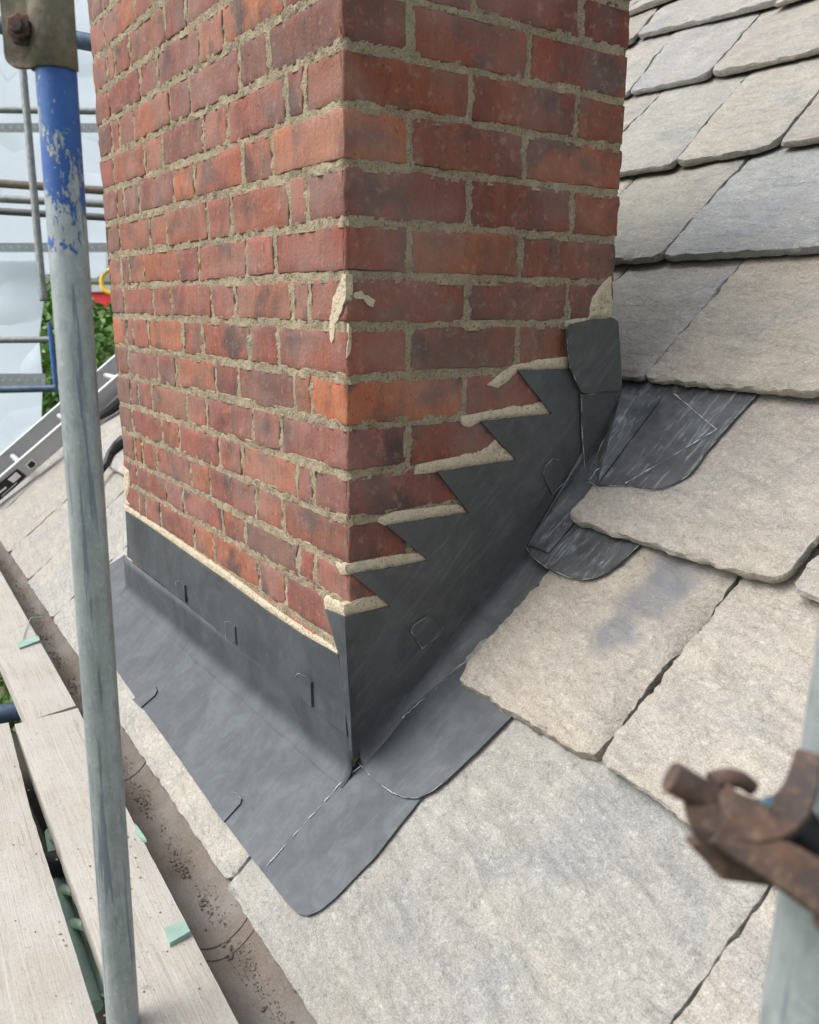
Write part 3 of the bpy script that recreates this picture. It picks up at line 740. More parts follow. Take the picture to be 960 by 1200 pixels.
s2 = thing('lead_soaker', 'upper lead soaker with folded welded panels beside the back corner of the chimney', 'lead soaker', CR[2].P(.12, .3), 'lead soakers tucked beside the chimney')
flat_px('soaker_sheet', [(689, 563), (700, 568), (720, 568), (740, 569), (760, 573), (775, 573), (790, 567), (805, 557), (818, 543), (826, 530), (840, 514), (855, 496), (888, 462), (870, 445), (700, 445), (695, 500)], CR[2], .007, .003, MLEADS, s2, res=.012, hf=hd(.002, 12, 9), seed=12)
flat_px('upstand', [(681, 462), (700, 460), (728, 455), (729, 470), (708, 515), (691, 562), (686, 561), (684, 540)], WR, .0145, .003, MLEADD, s2, res=.012, hf=hd(.002, 12, 9))
# folded facet between wall and roof
def facet(name, pts3, mat, parent):
    V = [np.array(p) for p in pts3]; F = [tuple(range(len(V)))]
    o = mesh(name, V, F, mat, parent, smooth=False); s = o.modifiers.new('thick', 'SOLIDIFY'); s.thickness = .002; return o
def rp(x, y, off, k=2): return CR[k].P(*CR[k].px(x, y, off), off)
def wp(x, y, off=.017): return WR.P(*WR.px(x, y, off), off)
facet('folded_panel', [wp(728, 462), wp(690, 561), rp(700, 567, .010), rp(775, 466, .012)], MLEADS, s2)
bead([(733, 566), (785, 536), (840, 503)], CR[2], .0115, .0013, CHALK, s2)
bead([(790, 461), (812, 480), (840, 503)], CR[2], .0115, .0013, CHALK, s2)
bead([(690, 563), (730, 515), (773, 464)], CR[2], .0125, .0012, CHALK, s2, .003)
bead([(689, 564), (700, 569), (720, 569), (740, 570), (760, 574), (775, 574), (790, 568), (805, 558), (818, 544), (826, 531), (840, 515), (855, 497), (885, 465)], CR[2], .0078, .0007, CHALK, s2, .0004, 'chalky_edge')
bead([(682, 462), (682, 500), (685, 542), (687, 562)], WR, .0165, .0007, CHALK, s2, .0004, 'chalky_edge')
bead([(728, 462), (712, 505), (693, 548)], WR, .0165, .0007, CHALK, s2, .0008)
bead([(611, 630), (622, 651), (640, 665), (665, 676), (680, 679), (695, 678), (710, 672), (722, 663), (735, 652), (750, 638)], CR[1], .0088, .0006, CHALK, s1, .0004, 'chalky_edge')
bead([(637, 556), (641, 545), (649, 537), (655, 539)], WR, .0122, .0004, CHALK, sf, .0004, 'chalky_edge')
bead([(637, 557), (648, 579), (667, 560)], WR, .0122, .0004, CHALK, sf, .0008, 'chalky_edge')
bead([(482, 740), (495, 760), (518, 742), (519, 735)], WR, .0122, .0004, CHALK, sf, .0004, 'chalky_edge')
bead([(482, 740), (485, 733), (502, 721)], WR, .0122, .0004, CHALK, sf, .0004, 'chalky_edge')
cp = thing('lead_cover_piece', 'small rounded lead cover piece fixed on the brickwork above the sawtooth flashing', 'lead flashing', WR.P(.57, -.4, .02))
flat_px('cover_sheet', [(665, 386), (669, 380), (696, 374), (720, 373), (725, 377), (727, 410), (729, 450), (726, 457), (705, 459), (690, 462), (680, 456), (669, 430), (666, 405)], WR, .020, .0035, MLEADD, cp, res=.014, hf=hd(.0015, 10, 5), seed=14)
bead([(664, 386), (665, 405), (668, 430), (680, 457), (690, 463), (705, 460)], WR, .0215, .0006, CHALK, cp, .0003, 'chalky_edge')

# ------------------------------------------------------------------ gutter
def eave_y(x): return -.2085-.0277*x
gt = thing('gutter', 'open gutter along the eaves, silted brown with grit', 'gutter', (0, eave_y(0)-.03, -1.35))
def gutter():
    V = []; F = []; prof = []
    R_, t = .058, .004
    for i in range(15):
        an = math.pi*i/14; prof.append((-math.cos(an)*R_, -math.sin(an)*R_*.95))
    prof = [(-R_-.006, .001), (-R_-.006, -.006), (-R_-.002, -.006)] [:0]+prof
    inner = prof; outer = [(x*(1+t/R_), z*(1+t/R_)-.0) for x, z in prof][::-1]
    ring = inner+outer; n = len(ring); xs = np.linspace(UL, 2.0, 160)
    for x in xs:
        y0 = eave_y(x)-.022; z0 = -1.312
        for a_, b_ in ring: V.append((x, y0+a_, z0+b_))
    for i in range(len(xs)-1):
        for j in range(n): F.append((i*n+j, i*n+(j+1) % n, (i+1)*n+(j+1) % n, (i+1)*n+j))
    F = [f[::-1] for f in F]
    mesh('channel', V, F, MGUT, gt)
    # joint sleeve seam
    for xs_ in (-.01, -.06+.02, -1.0, -.62):
        P = []
        for i in range(15):
            an = math.pi*i/14; P.append((xs_+.004*math.sin(an*2), eave_y(xs_)-.022-math.cos(an)*(R_-.001), -1.312-math.sin(an)*(R_*.95-.001)))
        tube('joint_seam', P, .0016, MGRIT, gt, n=6)
    # silt bed and grit
    r = random.Random(5); V = []; F = []
    for i in range(2600):
        x = r.uniform(-2.6, .6)
        if noise.noise(Vector((x*6, 0, 3))) < -.1 and r.random() < .8: continue
        an = math.pi*(.5+r.gauss(.10, .055)+.05*noise.noise(Vector((x*9, 1, 1)))); y = eave_y(x)-.022-math.cos(an)*(R_-.002); z = -1.312-math.sin(an)*(R_*.95-.002)
        s = r.uniform(.0006, .0019)*(1 if r.random() < .95 else 1.9); b = len(V)
        for d in ((1, 0, 0), (-1, 0, 0), (0, 1, 0), (0, -1, 0), (0, 0, 1), (0, 0, -1)): V.append((x+d[0]*s*r.uniform(.6, 1.3), y+d[1]*s*r.uniform(.6, 1.3), z+d[2]*s*r.uniform(.5, 1)))
        for f in ((0, 2, 4), (2, 1, 4), (1, 3, 4), (3, 0, 4), (2, 0, 5), (1, 2, 5), (3, 1, 5), (0, 3, 5)): F.append(tuple(b+k for k in f))
    for i in range(420):
        x = r.uniform(-1.6, .6)
        if noise.noise(Vector((x*9, 4, 3))) < .0: continue
        an = math.pi*(.53+r.gauss(0, .03)); y = eave_y(x)-.022-math.cos(an)*(R_-.002); z = -1.312-math.sin(an)*(R_*.95-.003)
        s = r.uniform(.002, .0048); b = len(V)
        for d in ((1, 0, 0), (-1, 0, 0), (0, 1, 0), (0, -1, 0), (0, 0, 1), (0, 0, -1)): V.append((x+d[0]*s*r.uniform(.6, 1.3), y+d[1]*s*r.uniform(.6, 1.3), z+d[2]*s*r.uniform(.5, 1)))
        for f in ((0, 2, 4), (2, 1, 4), (1, 3, 4), (3, 0, 4), (2, 0, 5), (1, 2, 5), (3, 1, 5), (0, 3, 5)): F.append(tuple(b+k for k in f))
    mesh('grit', V, F, MGRIT, gt, smooth=False, kind='stuff')
gutter()

# ------------------------------------------------------------------ scaffold boards
ZB = -1.268
HB = Frame((0, 0, ZB), (1, 0, 0), (0, 1, 0))
def board(pts, label, group, th=.038, seed=0):
    ol = [HB.px(x, y) if len(q) == 2 else q for q in pts for x, y in [q[:2]]]
    t = thing('scaffold_board', label, 'scaffold board', HB.P(*np.mean(ol, axis=0), -th), group)
    slab('plank', ol, HB.P, th, .02, MWOOD, t, hf=lambda u, v, d: .001*noise.noise(Vector((u*4, v*60, seed)))-.0015*math.exp(-d/.003), jit=.0015, seed=seed)
    return t
G = 'weathered scaffold boards beside the gutter'
pR = [(91, 829), (150, 950), (284, 1207), (350, 1330)]; pL = [(17, 848), (70, 985), (141, 1190), (190, 1325)]
def ln(a, b, t): return (a[0]+(b[0]-a[0])*t, a[1]+(b[1]-a[1])*t)
b1_ = board([pL[0], pL[2], (178, 1290), (333, 1300), pR[2], pR[1], pR[0]], 'middle scaffold board, butted end-on and lying right beside the gutter at the photo bottom', G, seed=1)
b2_ = board([(-75, 603), (5, 786), (31, 845), (89, 826), (0, 668), (-60, 562)], 'far scaffold board by the gutter beyond the butt joint, with a small mint hook', G, seed=2)
b3_ = board([(-130, 872), (10, 846), (36, 950), (60, 1024), (104, 1166), (148, 1300), (-160, 1300)], 'outermost scaffold board at the lower left, across the gap from the middle board', G, seed=3)
def px_slab(name, pts, off, th, mat, parent, res=.02, **kw): return flat_px(name, pts, HB, off, th, mat, parent, res=res, **kw)
px_slab('hook', [(193, 1087), (216, 1078), (223, 1091), (199, 1105)], .008, .008, MMINT, b1_)
px_slab('hook', [(159, 965), (164, 972), (172, 984), (166, 982), (158, 972)], .006, .006, MMINT, b1_)
px_slab('hook', [(21, 752), (45, 745), (47, 750), (23, 759)], .006, .006, MMINT, b2_)
P = [HB.P(*HB.px(x, y, .004), .004) for x, y in ((26, 753), (30, 738), (36, 724), (55, 722))]
tube('tie_wire', P, .0012, MMINT, b2_, n=6)
# little bits of debris and a twig, loose on the boards
r = random.Random(9)
V = []; F = []
for i in range(260):
    x, y = r.uniform(10, 330), r.uniform(680, 1195)
    u, v = HB.px(x, y)
    if not (-.52 < v < -.30-.02*u): continue
    s = r.uniform(.0006, .0022); p = HB.P(u, v, s*.4); b = len(V)
    for d in ((1, 0, 0), (-1, 0, 0), (0, 1, 0), (0, -1, 0), (0, 0, 1)): V.append(p+np.array(d)*s*r.uniform(.5, 1.5))
    for f in ((0, 2, 4), (2, 1, 4), (1, 3, 4), (3, 0, 4)): F.append(tuple(b+k for k in f))
mesh('crumbs', V, F, MGRIT, smooth=False, kind='stuff', label='dark crumbs of dirt scattered on the scaffold boards', cat='dirt')
# mint lattice beam and tubes seen in the gap between the boards
lb = thing('lattice_beam', 'mint green steel lattice beam seen down the gap between the scaffold boards', 'beam', (0, -.45, -1.6))
def dpt(x, y, z):
    r_ = ray(x, y); t = (z-CAM_C[2])/r_[2]; return CAM_C+t*r_
tube('chord', [dpt(60, 975, -1.37), dpt(78, 1070, -1.37), dpt(112, 1180, -1.37)], .012, MMINTB, lb, n=12)
zz = -1.44
fr_ = Frame((0, 0, -1.40), (1, 0, 0), (0, 1, 0))
flat_px('bottom_plate', [(62, 1022), (84, 1030), (128, 1130), (126, 1165), (104, 1162), (78, 1090)], fr_, 0, .006, MMINTB, lb, res=.03)
for q in ([(58, 980), (70, 982)], [(70, 1040), (88, 1045)], [(82, 1080), (100, 1085)]):
    tube('brace', [dpt(*q[0], -1.38), dpt(*q[1], -1.31)], .008, MMINTB, lb, n=10)
tt = thing('scaffold_tube', 'dark scaffold tube crossing under the gap between the boards', 'scaffold tube', dpt(60, 1010, -1.34), 'short tubes under the boards')
tube('tube', [dpt(30, 1022, -1.335), dpt(110, 1000, -1.335)], .024, MBLACK, tt)
tt = thing('scaffold_tube', 'blue painted scaffold tube below the end of the outermost board, above green leaves', 'scaffold tube', dpt(5, 838, -1.40), 'short tubes under the boards')
tube('tube', [dpt(-60, 846, -1.36), dpt(60, 828, -1.36)], .024, MBLUEG, tt)
box('inner_board', Frame(dpt(110, 1140, -1.42), (1, 0, 0), (0, 1, 0)), -.9, .5, .01, .2, -.2, .02, MDARK, lb)

# ------------------------------------------------------------------ left pole with sleeve coupler
PK = .87                        # the tube stands just inside the boards, nearer than the stack
p_top, p_bot = at(67, 100, 1.008*PK), at(144, 1190, 1.263*PK)
dv = (p_bot-p_top)/np.linalg.norm(p_bot-p_top)
pole = thing('scaffold_pole', 'upright galvanised scaffold pole with chipped blue paint near its top, in front of the chimney', 'scaffold pole', p_bot+dv*.6)
tube('tube', [p_top-dv*.6+(p_bot-p_top)*0, p_top, p_top+dv*.3, p_bot, p_bot+dv*.6], .0236*PK, MGALP, pole, n=40)
cpl = thing('sleeve_coupler', 'drab steel sleeve coupler bolted round the top of the blue-chipped pole', 'scaffold coupler', at(60, 90, 1.0))
def coupler():
    # half shell round the tube, side plate with rounded lower corner
    cx, cy, z0 = None, None, None
    ax = Vector(-dv); base = Vector(p_top)+ax*(.013)
    side = Vector(CAM_R[0]); side = (side-ax*side.dot(ax)).normalized(); out = side.cross(ax).normalized()
    if out.dot(Vector(-CAM_R[2])) < 0: out = -out
    V = []; F = []; n = 16; H = 7; R1 = .0217
    for j in range(H+1):
        for i in range(n+1):
            an = math.pi*i/n
            V.append(tuple(base+ax*(.012*0+.25*j/H)+side*math.cos(an)*R1+out*math.sin(an)*R1))
    for j in range(H):
        for i in range(n): a_ = j*(n+1)+i; F.append((a_, a_+n+1, a_+n+2, a_+1))
    o = mesh('shell', V, F, MCOUP, cpl); s = o.modifiers.new('t', 'SOLIDIFY'); s.thickness = .0022; s.offset = 1
    f2 = Frame(np.array(base+out*.013), np.array(side), np.array(ax))
    if f2.n @ (CAM_C-f2.o) < 0: pass
    ol = rounded([(-.0465, .0), (-.010, .0), (-.010, .25), (-.0465, .25)], [.014, 0, 0, 0])
    sg = 1 if f2.n @ (CAM_C-f2.o) > 0 else -1
    slab('side_plate', ol, lambda u, v, h: f2.P(u, v, h*sg), .006, .012, MCOUP, cpl, hf=lambda u, v, d: .0015*noise.noise(Vector((u*40, v*40, 0)))+(.0012 if d < .004 else 0))
    # rim lip, washer, hex nut, bolt
    o0 = np.array(base+side*(-.0265)+ax*.036+out*.013); nn = np.array(out)
    def disc(name, r_, h0, h1, k, mat, rs=None, ang=0.0):
        V = []; F = []
        for h, rr in ((h0, r_), (h1-.0012, r_), (h1, r_*.9)):
            for i in range(k):
                an = 2*math.pi*i/k+ang; V.append(o0+nn*h+np.array(side)*math.cos(an)*rr+np.array(ax)*math.sin(an)*rr)
        for j in range(2):
            for i in range(k): F.append((j*k+i, j*k+(i+1) % k, (j+1)*k+(i+1) % k, (j+1)*k+i))
        F.append(tuple(2*k+i for i in range(k))); F.append(tuple(range(k))[::-1])
        mesh(name, V, F, mat, cpl, smooth=False)
    MN = mat_rust('dark_red_rust', (.09, .05, .045), (.16, .07, .055), (.05, .04, .04))
    disc('washer', .016, 0, .0025, 8, MN, ang=.2); disc('nut', .0125, .0025, .011, 6, MN, ang=.4); disc('bolt', .0074, .011, .017, 16, MN)
    # slot
    o0 = np.array(base+side*(.001)+ax*.070+out*.0195)
    V = [o0+nn*.0052+np.array(side)*x+np.array(ax)*y for x, y in ((-.011, .003), (-.004, .0045), (.009, -.002), (.008, -.005), (-.004, .000))]
    mesh('slot', V, [(0, 4, 3, 2, 1)], MBLACK, cpl, smooth=False)
coupler()

# ------------------------------------------------------------------ right foreground pole and rusty coupler
q0, q1 = at(1000, 905, .4014), at(949, 1200, .42)
dq = (q1-q0)/np.linalg.norm(q1-q0); dq = np.array((0.012, -.06, -1.0)); dq /= np.linalg.norm(dq)
rpole = thing('scaffold_pole', 'out of focus galvanised scaffold pole at the right edge of the picture, nearest the camera', 'scaffold pole', q0+dq*2.6)
tube('tube', [q0-dq*1.2, q0, q0+dq*2.6], .0242, MGAL, rpole, n=40)
rc = thing('swivel_coupler', 'blurred rusty scaffold coupler clamped to the right foreground pole, its bolt sticking out', 'scaffold coupler', at(880, 960, .39))
def rt_(name, pts, rpx, mat, d=.385, n=16, rs=None):
    P = [at(x, y, dd) for (x, y, dd) in [(p if len(p) == 3 else (*p, d)) for p in pts]]
    # smooth the path
    Q = []
    for i in range(len(P)-1):
        p0, p1, p2, p3 = P[max(i-1, 0)], P[i], P[i+1], P[min(i+2, len(P)-1)]
        for t in (0, .25, .5, .75): Q.append(.5*((2*p1)+(-p0+p2)*t+(2*p0-5*p1+4*p2-p3)*t*t+(-p0+3*p1-3*p2+p3)*t**3))
    Q.append(P[-1]); k = len(Q)
    rr = [(rs[0]+(rs[-1]-rs[0])*i/(k-1) if rs and len(rs) == 2 else rpx)*d/FPX for i in range(k)]
    return tube(name, Q, rpx*d/FPX, mat, rc, n=n, rs=rr)
rt_('bolt_end', [(786, 910, .384), (800, 918, .384), (822, 930, .386), (850, 945, .388)], 19, MRUST, .384, rs=(19, 17))
def ribbon(name, path, wid, th, mat):
    """forged strap: flat bar swept along path px (x, y, depth) with width and thickness in px"""
    P = [at(*p) for p in path]; Q = []
    for i in range(len(P)-1):
        p0, p1, p2, p3 = P[max(i-1, 0)], P[i], P[i+1], P[min(i+2, len(P)-1)]
        for t in (0, .25, .5, .75): Q.append(.5*((2*p1)+(-p0+p2)*t+(2*p0-5*p1+4*p2-p3)*t*t+(-p0+3*p1-3*p2+p3)*t**3))
    Q.append(P[-1]); V = []; F = []; n = len(Q); prof = [(-1, -.6), (-.85, -1), (.85, -1), (1, -.6), (1, .6), (.85, 1), (-.85, 1), (-1, .6)]
    for i, q in enumerate(Q):
        t = Q[min(i+1, n-1)]-Q[max(i-1, 0)]; t /= np.linalg.norm(t); view = q-CAM_C; view /= np.linalg.norm(view)
        s_ = np.cross(t, view); s_ /= np.linalg.norm(s_); o_ = np.cross(s_, t); f = i/(n-1); ww = (wid[0]+(wid[1]-wid[0])*f)*.39/FPX; tt_ = th*.39/FPX
        for (x, y) in prof: V.append(q+s_*x*ww+o_*y*tt_)
    m_ = 8
    for i in range(n-1):
        for j in range(m_): F.append((i*m_+j, i*m_+(j+1) % m_, (i+1)*m_+(j+1) % m_, (i+1)*m_+j))
    F.append(tuple(range(m_))[::-1]); F.append(tuple((n-1)*m_+j for j in range(m_)))
    return mesh(name, V, F, mat, rc)
ribbon('flap', [(836, 942, .384), (856, 955, .380), (885, 962, .377), (912, 957, .376), (932, 938, .377), (941, 914, .380), (947, 886, .388)], (30, 14), 9, MRUST)
ribbon('hinge_eye', [(822, 940, .386), (826, 962, .385), (836, 980, .386), (848, 990, .390)], (20, 16), 14, MRUSTO)
rt_('hinge_pin', [(835, 918, .392), (850, 912, .393), (868, 914, .394), (882, 924, .395)], 13, MRUST, .393, rs=(13, 9))
ribbon('lower_arm', [(842, 968, .380), (868, 985, .378), (905, 1005, .374), (945, 1030, .370), (990, 1058, .368)], (20, 30), 14, MRUSTO)
def lug():
    ol = [(812, 995), (850, 986), (905, 1000), (932, 1035), (905, 1042), (846, 1034), (838, 1022)]
    f = at(860, 1010, .392); fr = Frame(f, CAM_R[0], -CAM_R[1])
    pts = [fr.px(x, y) for x, y in ol]
    slab('lower_lug', rounded(pts, [.002]*len(pts)), fr.P, .014, .006, MRUST, rc, hf=lambda u, v, d: -.003*math.exp(-d/.003))
lug()
def band():
    ax = Vector(-dq); c0_ = Vector(q0); V = []; F = []
    side = Vector(CAM_R[0]); side = (side-ax*side.dot(ax)).normalized(); out = side.cross(ax)
    n = 32; zs = (-.040, -.036, .012, .016); rs = (.0255, .0285, .0285, .0255)
    for z, r_ in zip(zs, rs):
        for i in range(n):
            an = 2*math.pi*i/n; V.append(tuple(c0_+ax*(z-.022)+side*math.cos(an)*r_+out*math.sin(an)*r_))
    for j in range(3):
        for i in range(n): F.append((j*n+i, j*n+(i+1) % n, (j+1)*n+(i+1) % n, (j+1)*n+i))
    return V, F
rt_('gap_shade', [(925, 965, .40), (950, 990, .40), (985, 1000, .41)], 34, MBLACK, .40)  # solid black rod stands in for the shade in the gap between the arms
rt_('lower_bolt', [(962, 1075), (985, 1085)], 15, MRUST, .37)
slab('paint_fleck', rounded([(-.0030, -.0012), (.0012, -.0022), (.0026, .0010), (-.0006, .0024)], [.001]*4), Frame(at(901, 939, .3715), CAM_R[0], -CAM_R[1]).P, .0016, .001, mat_plain('sky_blue_paint', (.11, .20, .27), .6), rc)

# ------------------------------------------------------------------ ladder lying on the roof
LF = Frame(ROOF.P(0, 0, 0), EX, VD)
A = LF.px(0, 591); B = LF.px(74, 527); print('ladder', A, B)
sL = (B[0]-A[0])/(B[1]-A[1]); v0, v1 = -.45, 3.1
lad = thing('ladder', 'silver aluminium ladder lying up the stone roof, black and white sticker on its stile', 'ladder', LF.P(A[0], 0, .03))
def lline(v, du=0): return A[0]+sL*(v-A[1])+du
def stile(du, mat, name='stile'):
    fr = LF; V = []
    for v in (v0, v1):
        for u, h in ((0, .012), (.026, .012), (.026, .085), (0, .085)): V.append(fr.P(lline(v, du)+u-.026, v, h))
    F = [(0, 1, 2, 3), (4, 7, 6, 5), (0, 4, 5, 1), (1, 5, 6, 2), (2, 6, 7, 3), (3, 7, 4, 0)]
    s = mesh(name, V, F, mat, lad, smooth=False)
    for hh in ((.085, .089),):
        V = [fr.P(lline(v, du)+u-.026, v, h) for v in (v0, v1) for u, h in ((-.002, hh[0]), (.030, hh[0]), (.030, hh[1]), (-.002, hh[1]))]
        mesh('flange', V, F, MALU, s, smooth=False)
    return s
near = stile(0, MALUS); far = stile(-.34, MALUS)
vv_ = v0+.1
rv0 = LF.px(30, 548, .05)[1]
k0 = rv0-.28*3
for i in range(12):
    v = k0+.28*i
    if v < v0+.05 or v > v1-.05: continue
    tube('rung', [LF.P(lline(v, -.33), v, .05), LF.P(lline(v, -.01), v, .05)], .014, MALU, lad, n=12)
SF = Frame(LF.P(lline(0, .0022), 0, 0), VD+EX*sL, LF.n)   # outer side of the near stile
SF.ex /= np.linalg.norm(SF.ex); SF.n = np.cross(SF.ex, SF.ev)
def sidepx(name, pts, mat, off=.002, th=.0015):
    sg = 1 if SF.n @ (CAM_C-SF.o) > 0 else -1
    ol = [SF.px(x, y, off*sg) for x, y in pts]
    return slab(name, ol, lambda u, v, h: SF.P(u, v, sg*(off+h)), th, .03, mat, near, smooth=False)
sidepx('rung_socket', [(29, 545), (37, 537), (44, 542), (43, 546), (35, 551)], MALU); sidepx('rung_hole', [(32, 545), (37, 540), (42, 543), (41, 546), (36, 549)], MBLACK, .0032)
sidepx('sticker', [(-30, 592), (-2, 567), (9, 559), (20, 549.5), (31, 558), (18, 571), (0, 586), (-30, 612)], MBLACK)
for q in ([(9, 562), (19, 553), (25, 558), (16, 566)], [(-2, 577), (7, 570), (8, 572), (-1, 579)], [(2, 581), (20, 565), (20, 566), (2, 582)], [(-14, 588), (-6, 582), (-5, 584), (-13, 590)]):
    sidepx('print', q, MWHITE, .0032, .001)
# black straps / hose on the roof
cb = thing('black_strap', 'twisted black strap lying on the slates between ladder and chimney', 'strap', LF.P(*LF.px(128, 530), .0))
cbp = [(90, 588), (108, 566), (118, 553), (124, 545), (129, 532), (138, 522), (146, 514)]
tube('strap', [LF.P(*LF.px(x, y, .012), .012) for x, y in cbp], .014, MBLACK, cb, n=8, rs=[.01, .012, .012, .013, .016, .022, .022])
cb = thing('black_hose', 'black hose lying against the near side of the ladder by the chimney', 'hose', LF.P(*LF.px(128, 480), .0))
tube('hose', [LF.P(*LF.px(x, y, .015), .015) for x, y in [(85, 520), (105, 498), (118, 488), (130, 479), (146, 464)]], .02, MBLACK, cb, n=8, rs=[.008, .008, .014, .024, .026])
# verge stone beyond the ladder

# ------------------------------------------------------------------ background scaffold, sheeting, trees
def sheet_obj(label, pts, d, seed, eyelets):
    fr = Frame(at(50, 250, d), CAM_R[0]*0+np.array((0, 1.0, 0)), (0, 0, 1.0))
    sg = 1 if fr.n @ (CAM_C-fr.o) > 0 else -1
    ol = [fr.px(x, y) for x, y in pts]; cen = np.mean(ol, axis=0)
    t = thing('debris_sheeting', label, 'scaffold sheeting', fr.P(*cen), 'white scaffold sheeting behind the poles')
    slab('film', ol, lambda u, v, h: fr.P(u, v, h*sg), .002, .09, MSHEET, t, hf=lambda u, v, d_: .05*noise.noise(Vector((u*1.5, v*3, seed)))+.02*noise.noise(Vector((u*7, v*9, seed))))
    for y0, y1 in eyelets:
        q = [(pts[0][0]-5, y0), (pts[1][0], y0), (pts[1][0], y1), (pts[0][0]-5, y1)]
        o2 = [fr.px(x, y) for x, y in q]
        bd = slab('eyelet_band', o2, lambda u, v, h: fr.P(u, v, sg*(.075+h)), .004, .1, MEYE, t, hf=lambda u, v, d_: .01*noise.noise(Vector((u*2, v*3, seed))))
        for i in range(16):
            xx = -18+i*9.4; u, v = fr.px(xx, (y0+y1)/2)
            if xx > pts[1][0]-2: break
            V = [fr.P(u+.012*math.cos(a_), v+.012*math.sin(a_), sg*.09) for a_ in [2*math.pi*j/10 for j in range(10)]]
            mesh('eyelet', V, [tuple(range(10))], MWHITE, bd, smooth=False)
    return t
sheet_obj('upper white translucent scaffold sheet hanging behind the blue-painted pole', [(-60, -60), (125, -60), (125, 318), (112, 326), (-60, 312)], 7.0, 1, [(146, 157), (285, 296)])
sheet_obj('lower white translucent scaffold sheet hanging left of the green tree', [(-60, 304), (51, 306), (52, 350), (46, 395), (50, 440), (48, 540), (-60, 560)], 6.8, 2, [(437, 452)])
def bgt(label, a_, b_, d, r_, mat, fr_off=0, d2=None):
    t = thing('scaffold_tube', label, 'scaffold tube', at((a_[0]+b_[0])/2, (a_[1]+b_[1])/2, d), 'background scaffold tubes')
    tube('tube', [at(*a_, d), at(*b_, d2 or d)], r_, mat, t, n=12)
bgt('thick blue-grey horizontal tube behind the sleeve coupler at the top left', (-80, 14), (170, 62), 3.0, .030, MBLUEG)
bgt('thin pale horizontal tube just below the coupler', (-60, 128), (150, 131), 6.2, .024, MDT)
bgt('brownish top rail, highest of the three close horizontal rails', (-60, 211), (160, 226), 6.2, .030, mat_plain('dull_brown', (.16, .13, .10), .8))
bgt('middle dark tube of the three close horizontal rails', (-60, 230), (160, 241), 6.0, .027, MDT)
bgt('lowest dark tube of the three close horizontal rails', (-60, 244), (160, 257), 5.8, .024, mat_plain('dark_tube', (.09, .095, .10), .6, .2))
bgt('slim upright tube standing behind the pole against the white sheet', (25, 60), (51, 352), 5.6, .025, MDT)
bgt('horizontal tube across the lower white sheet', (-60, 399), (62, 398), 6.0, .023, MDT)
bgt('horizontal blue-ended tube just above the ladder', (-60, 458), (66, 455), 5.8, .025, MBLUEG)
bgt('short blue upright tube in front of the green tree', (58, 378), (66, 460), 5.9, .016, MBLUE)
def leaves(cen, rad, n, size, seed, shell=.55):
    r = random.Random(seed); V = []; F = []
    for i in range(n):
        d = Vector((r.gauss(0, 1), r.gauss(0, 1), r.gauss(0, 1))).normalized()
        k = r.uniform(shell, 1)*(1+.35*noise.noise(d*2.2+Vector((seed, 0, 0)))+.15*noise.noise(d*6))
        p = Vector(cen)+Vector((d.x*rad[0], d.y*rad[1], d.z*rad[2]))*k
        t = Vector((r.gauss(0, 1), r.gauss(0, 1), r.gauss(0, .6))).normalized(); s = t.cross(Vector((r.gauss(0, 1), r.gauss(0, 1), r.gauss(0, 1)))).normalized()
        L = size*r.uniform(.6, 1.3); b = len(V)
        V += [tuple(p-t*L), tuple(p+s*L*.45), tuple(p+t*L), tuple(p-s*L*.45)]; F.append((b, b+1, b+2, b+3))
    return V, F
def tree(name, label, base, cen, rad, n, size, seed, group=None, cat='tree'):
    t = thing(name, label, cat, base, group)
    V, F = leaves(cen, rad, n, size, seed); mesh('crown', V, F, MLEAF, t, smooth=False)
    pts = [base, (base[0]+.1, base[1], (base[2]+cen[2])/2), tuple(cen)]
    tube('trunk', pts, .15, MTRUNK, t, n=10, rs=[.16*rad[0]/1.8, .11*rad[0]/1.8, .05*rad[0]/1.8])
    for i in range(5):
        a_ = i*1.3; e = (cen[0]+rad[0]*.6*math.cos(a_), cen[1]+rad[1]*.6*math.sin(a_), cen[2]+rad[2]*.3)
        tube('limb', [(cen[0], cen[1], cen[2]-rad[2]*.5), e], .03, MTRUNK, t, n=6, rs=[.05*rad[0], .015*rad[0]])
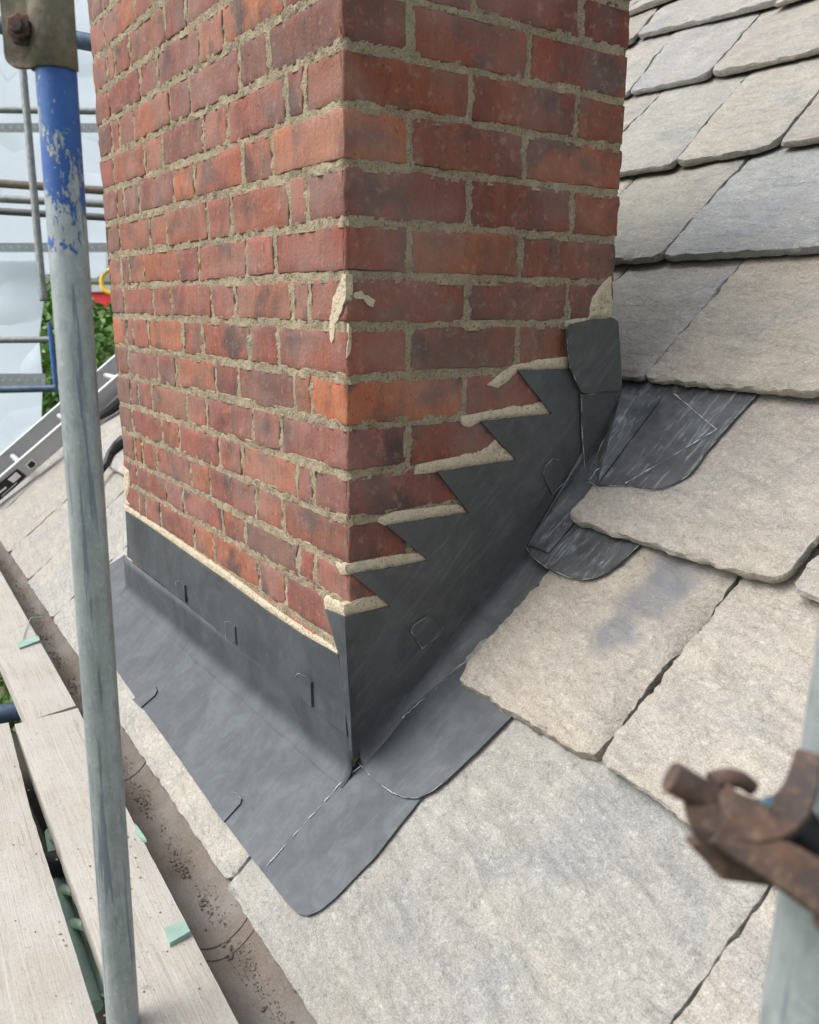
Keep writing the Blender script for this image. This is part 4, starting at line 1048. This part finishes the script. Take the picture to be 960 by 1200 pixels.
tc = at(80, 480, 13); tree('leafy_tree', 'bright green leafy tree behind the scaffold, right of the lower sheet', (tc[0], tc[1], -4.2), tc, (1.7, 1.7, 1.55), 9000, .09, 5)
tc = at(150, 478, 17); tree('leafy_tree', 'green tree further off below the red and yellow sign', (tc[0], tc[1], -4.2), tc, (2.2, 2.2, 2.0), 7000, .12, 8)
tc = at(60, 415, 24); tree('leafy_tree', 'hazy green tree standing farthest off beyond the lower sheet', (tc[0], tc[1], -4.2), tc, (3.0, 3.0, 2.4), 6000, .16, 11)
bc = dpt(8, 800, -3.2); tree('shrub', 'green shrub far below, seen past the end of the outermost board', (bc[0], bc[1], -4.2), bc, (.9, .9, .8), 5000, .04, 15, cat='shrub')
# red and yellow sign between pole and chimney
sg_ = thing('road_sign', 'red banner sign with a yellow ring and grey band, half hidden behind the chimney', 'sign', at(118, 342, 15.5))
def scr(name, pts, d, th, mat):
    fr = Frame(at(118, 342, d), CAM_R[0], -CAM_R[1]); sg = 1 if fr.n @ (CAM_C-fr.o) > 0 else -1
    ol = [fr.px(x, y) for x, y in pts]; return slab(name, ol, lambda u, v, h: fr.P(u, v, h*sg), th, .5, mat, sg_, smooth=False)
scr('red_panel', [(92, 341), (145, 341), (145, 362), (120, 359), (92, 357)], 15.6, .08, MRED)
scr('grey_band', [(92, 334), (145, 334), (145, 342), (92, 342)], 15.55, .08, mat_plain('grey_panel', (.45, .45, .48), .5))
scr('green_band', [(92, 330), (145, 330), (145, 334.5), (92, 334.5)], 15.6, .08, MGREENTILE)
rg = [at(132+13*math.cos(a_), 330+14*math.sin(a_), 15.4) for a_ in [math.pi*2*i/24 for i in range(25)]]
tube('yellow_ring', rg, .04, MYEL, sg_, n=10)
tube('sign_post', [at(110, 352, 15.8), (at(110, 352, 15.8)[0], at(110, 352, 15.8)[1], -4.2)], .05, MDT, sg_, n=10)
tube('sign_post', [at(138, 352, 15.8), (at(138, 352, 15.8)[0], at(138, 352, 15.8)[1], -4.2)], .05, MDT, sg_, n=10)
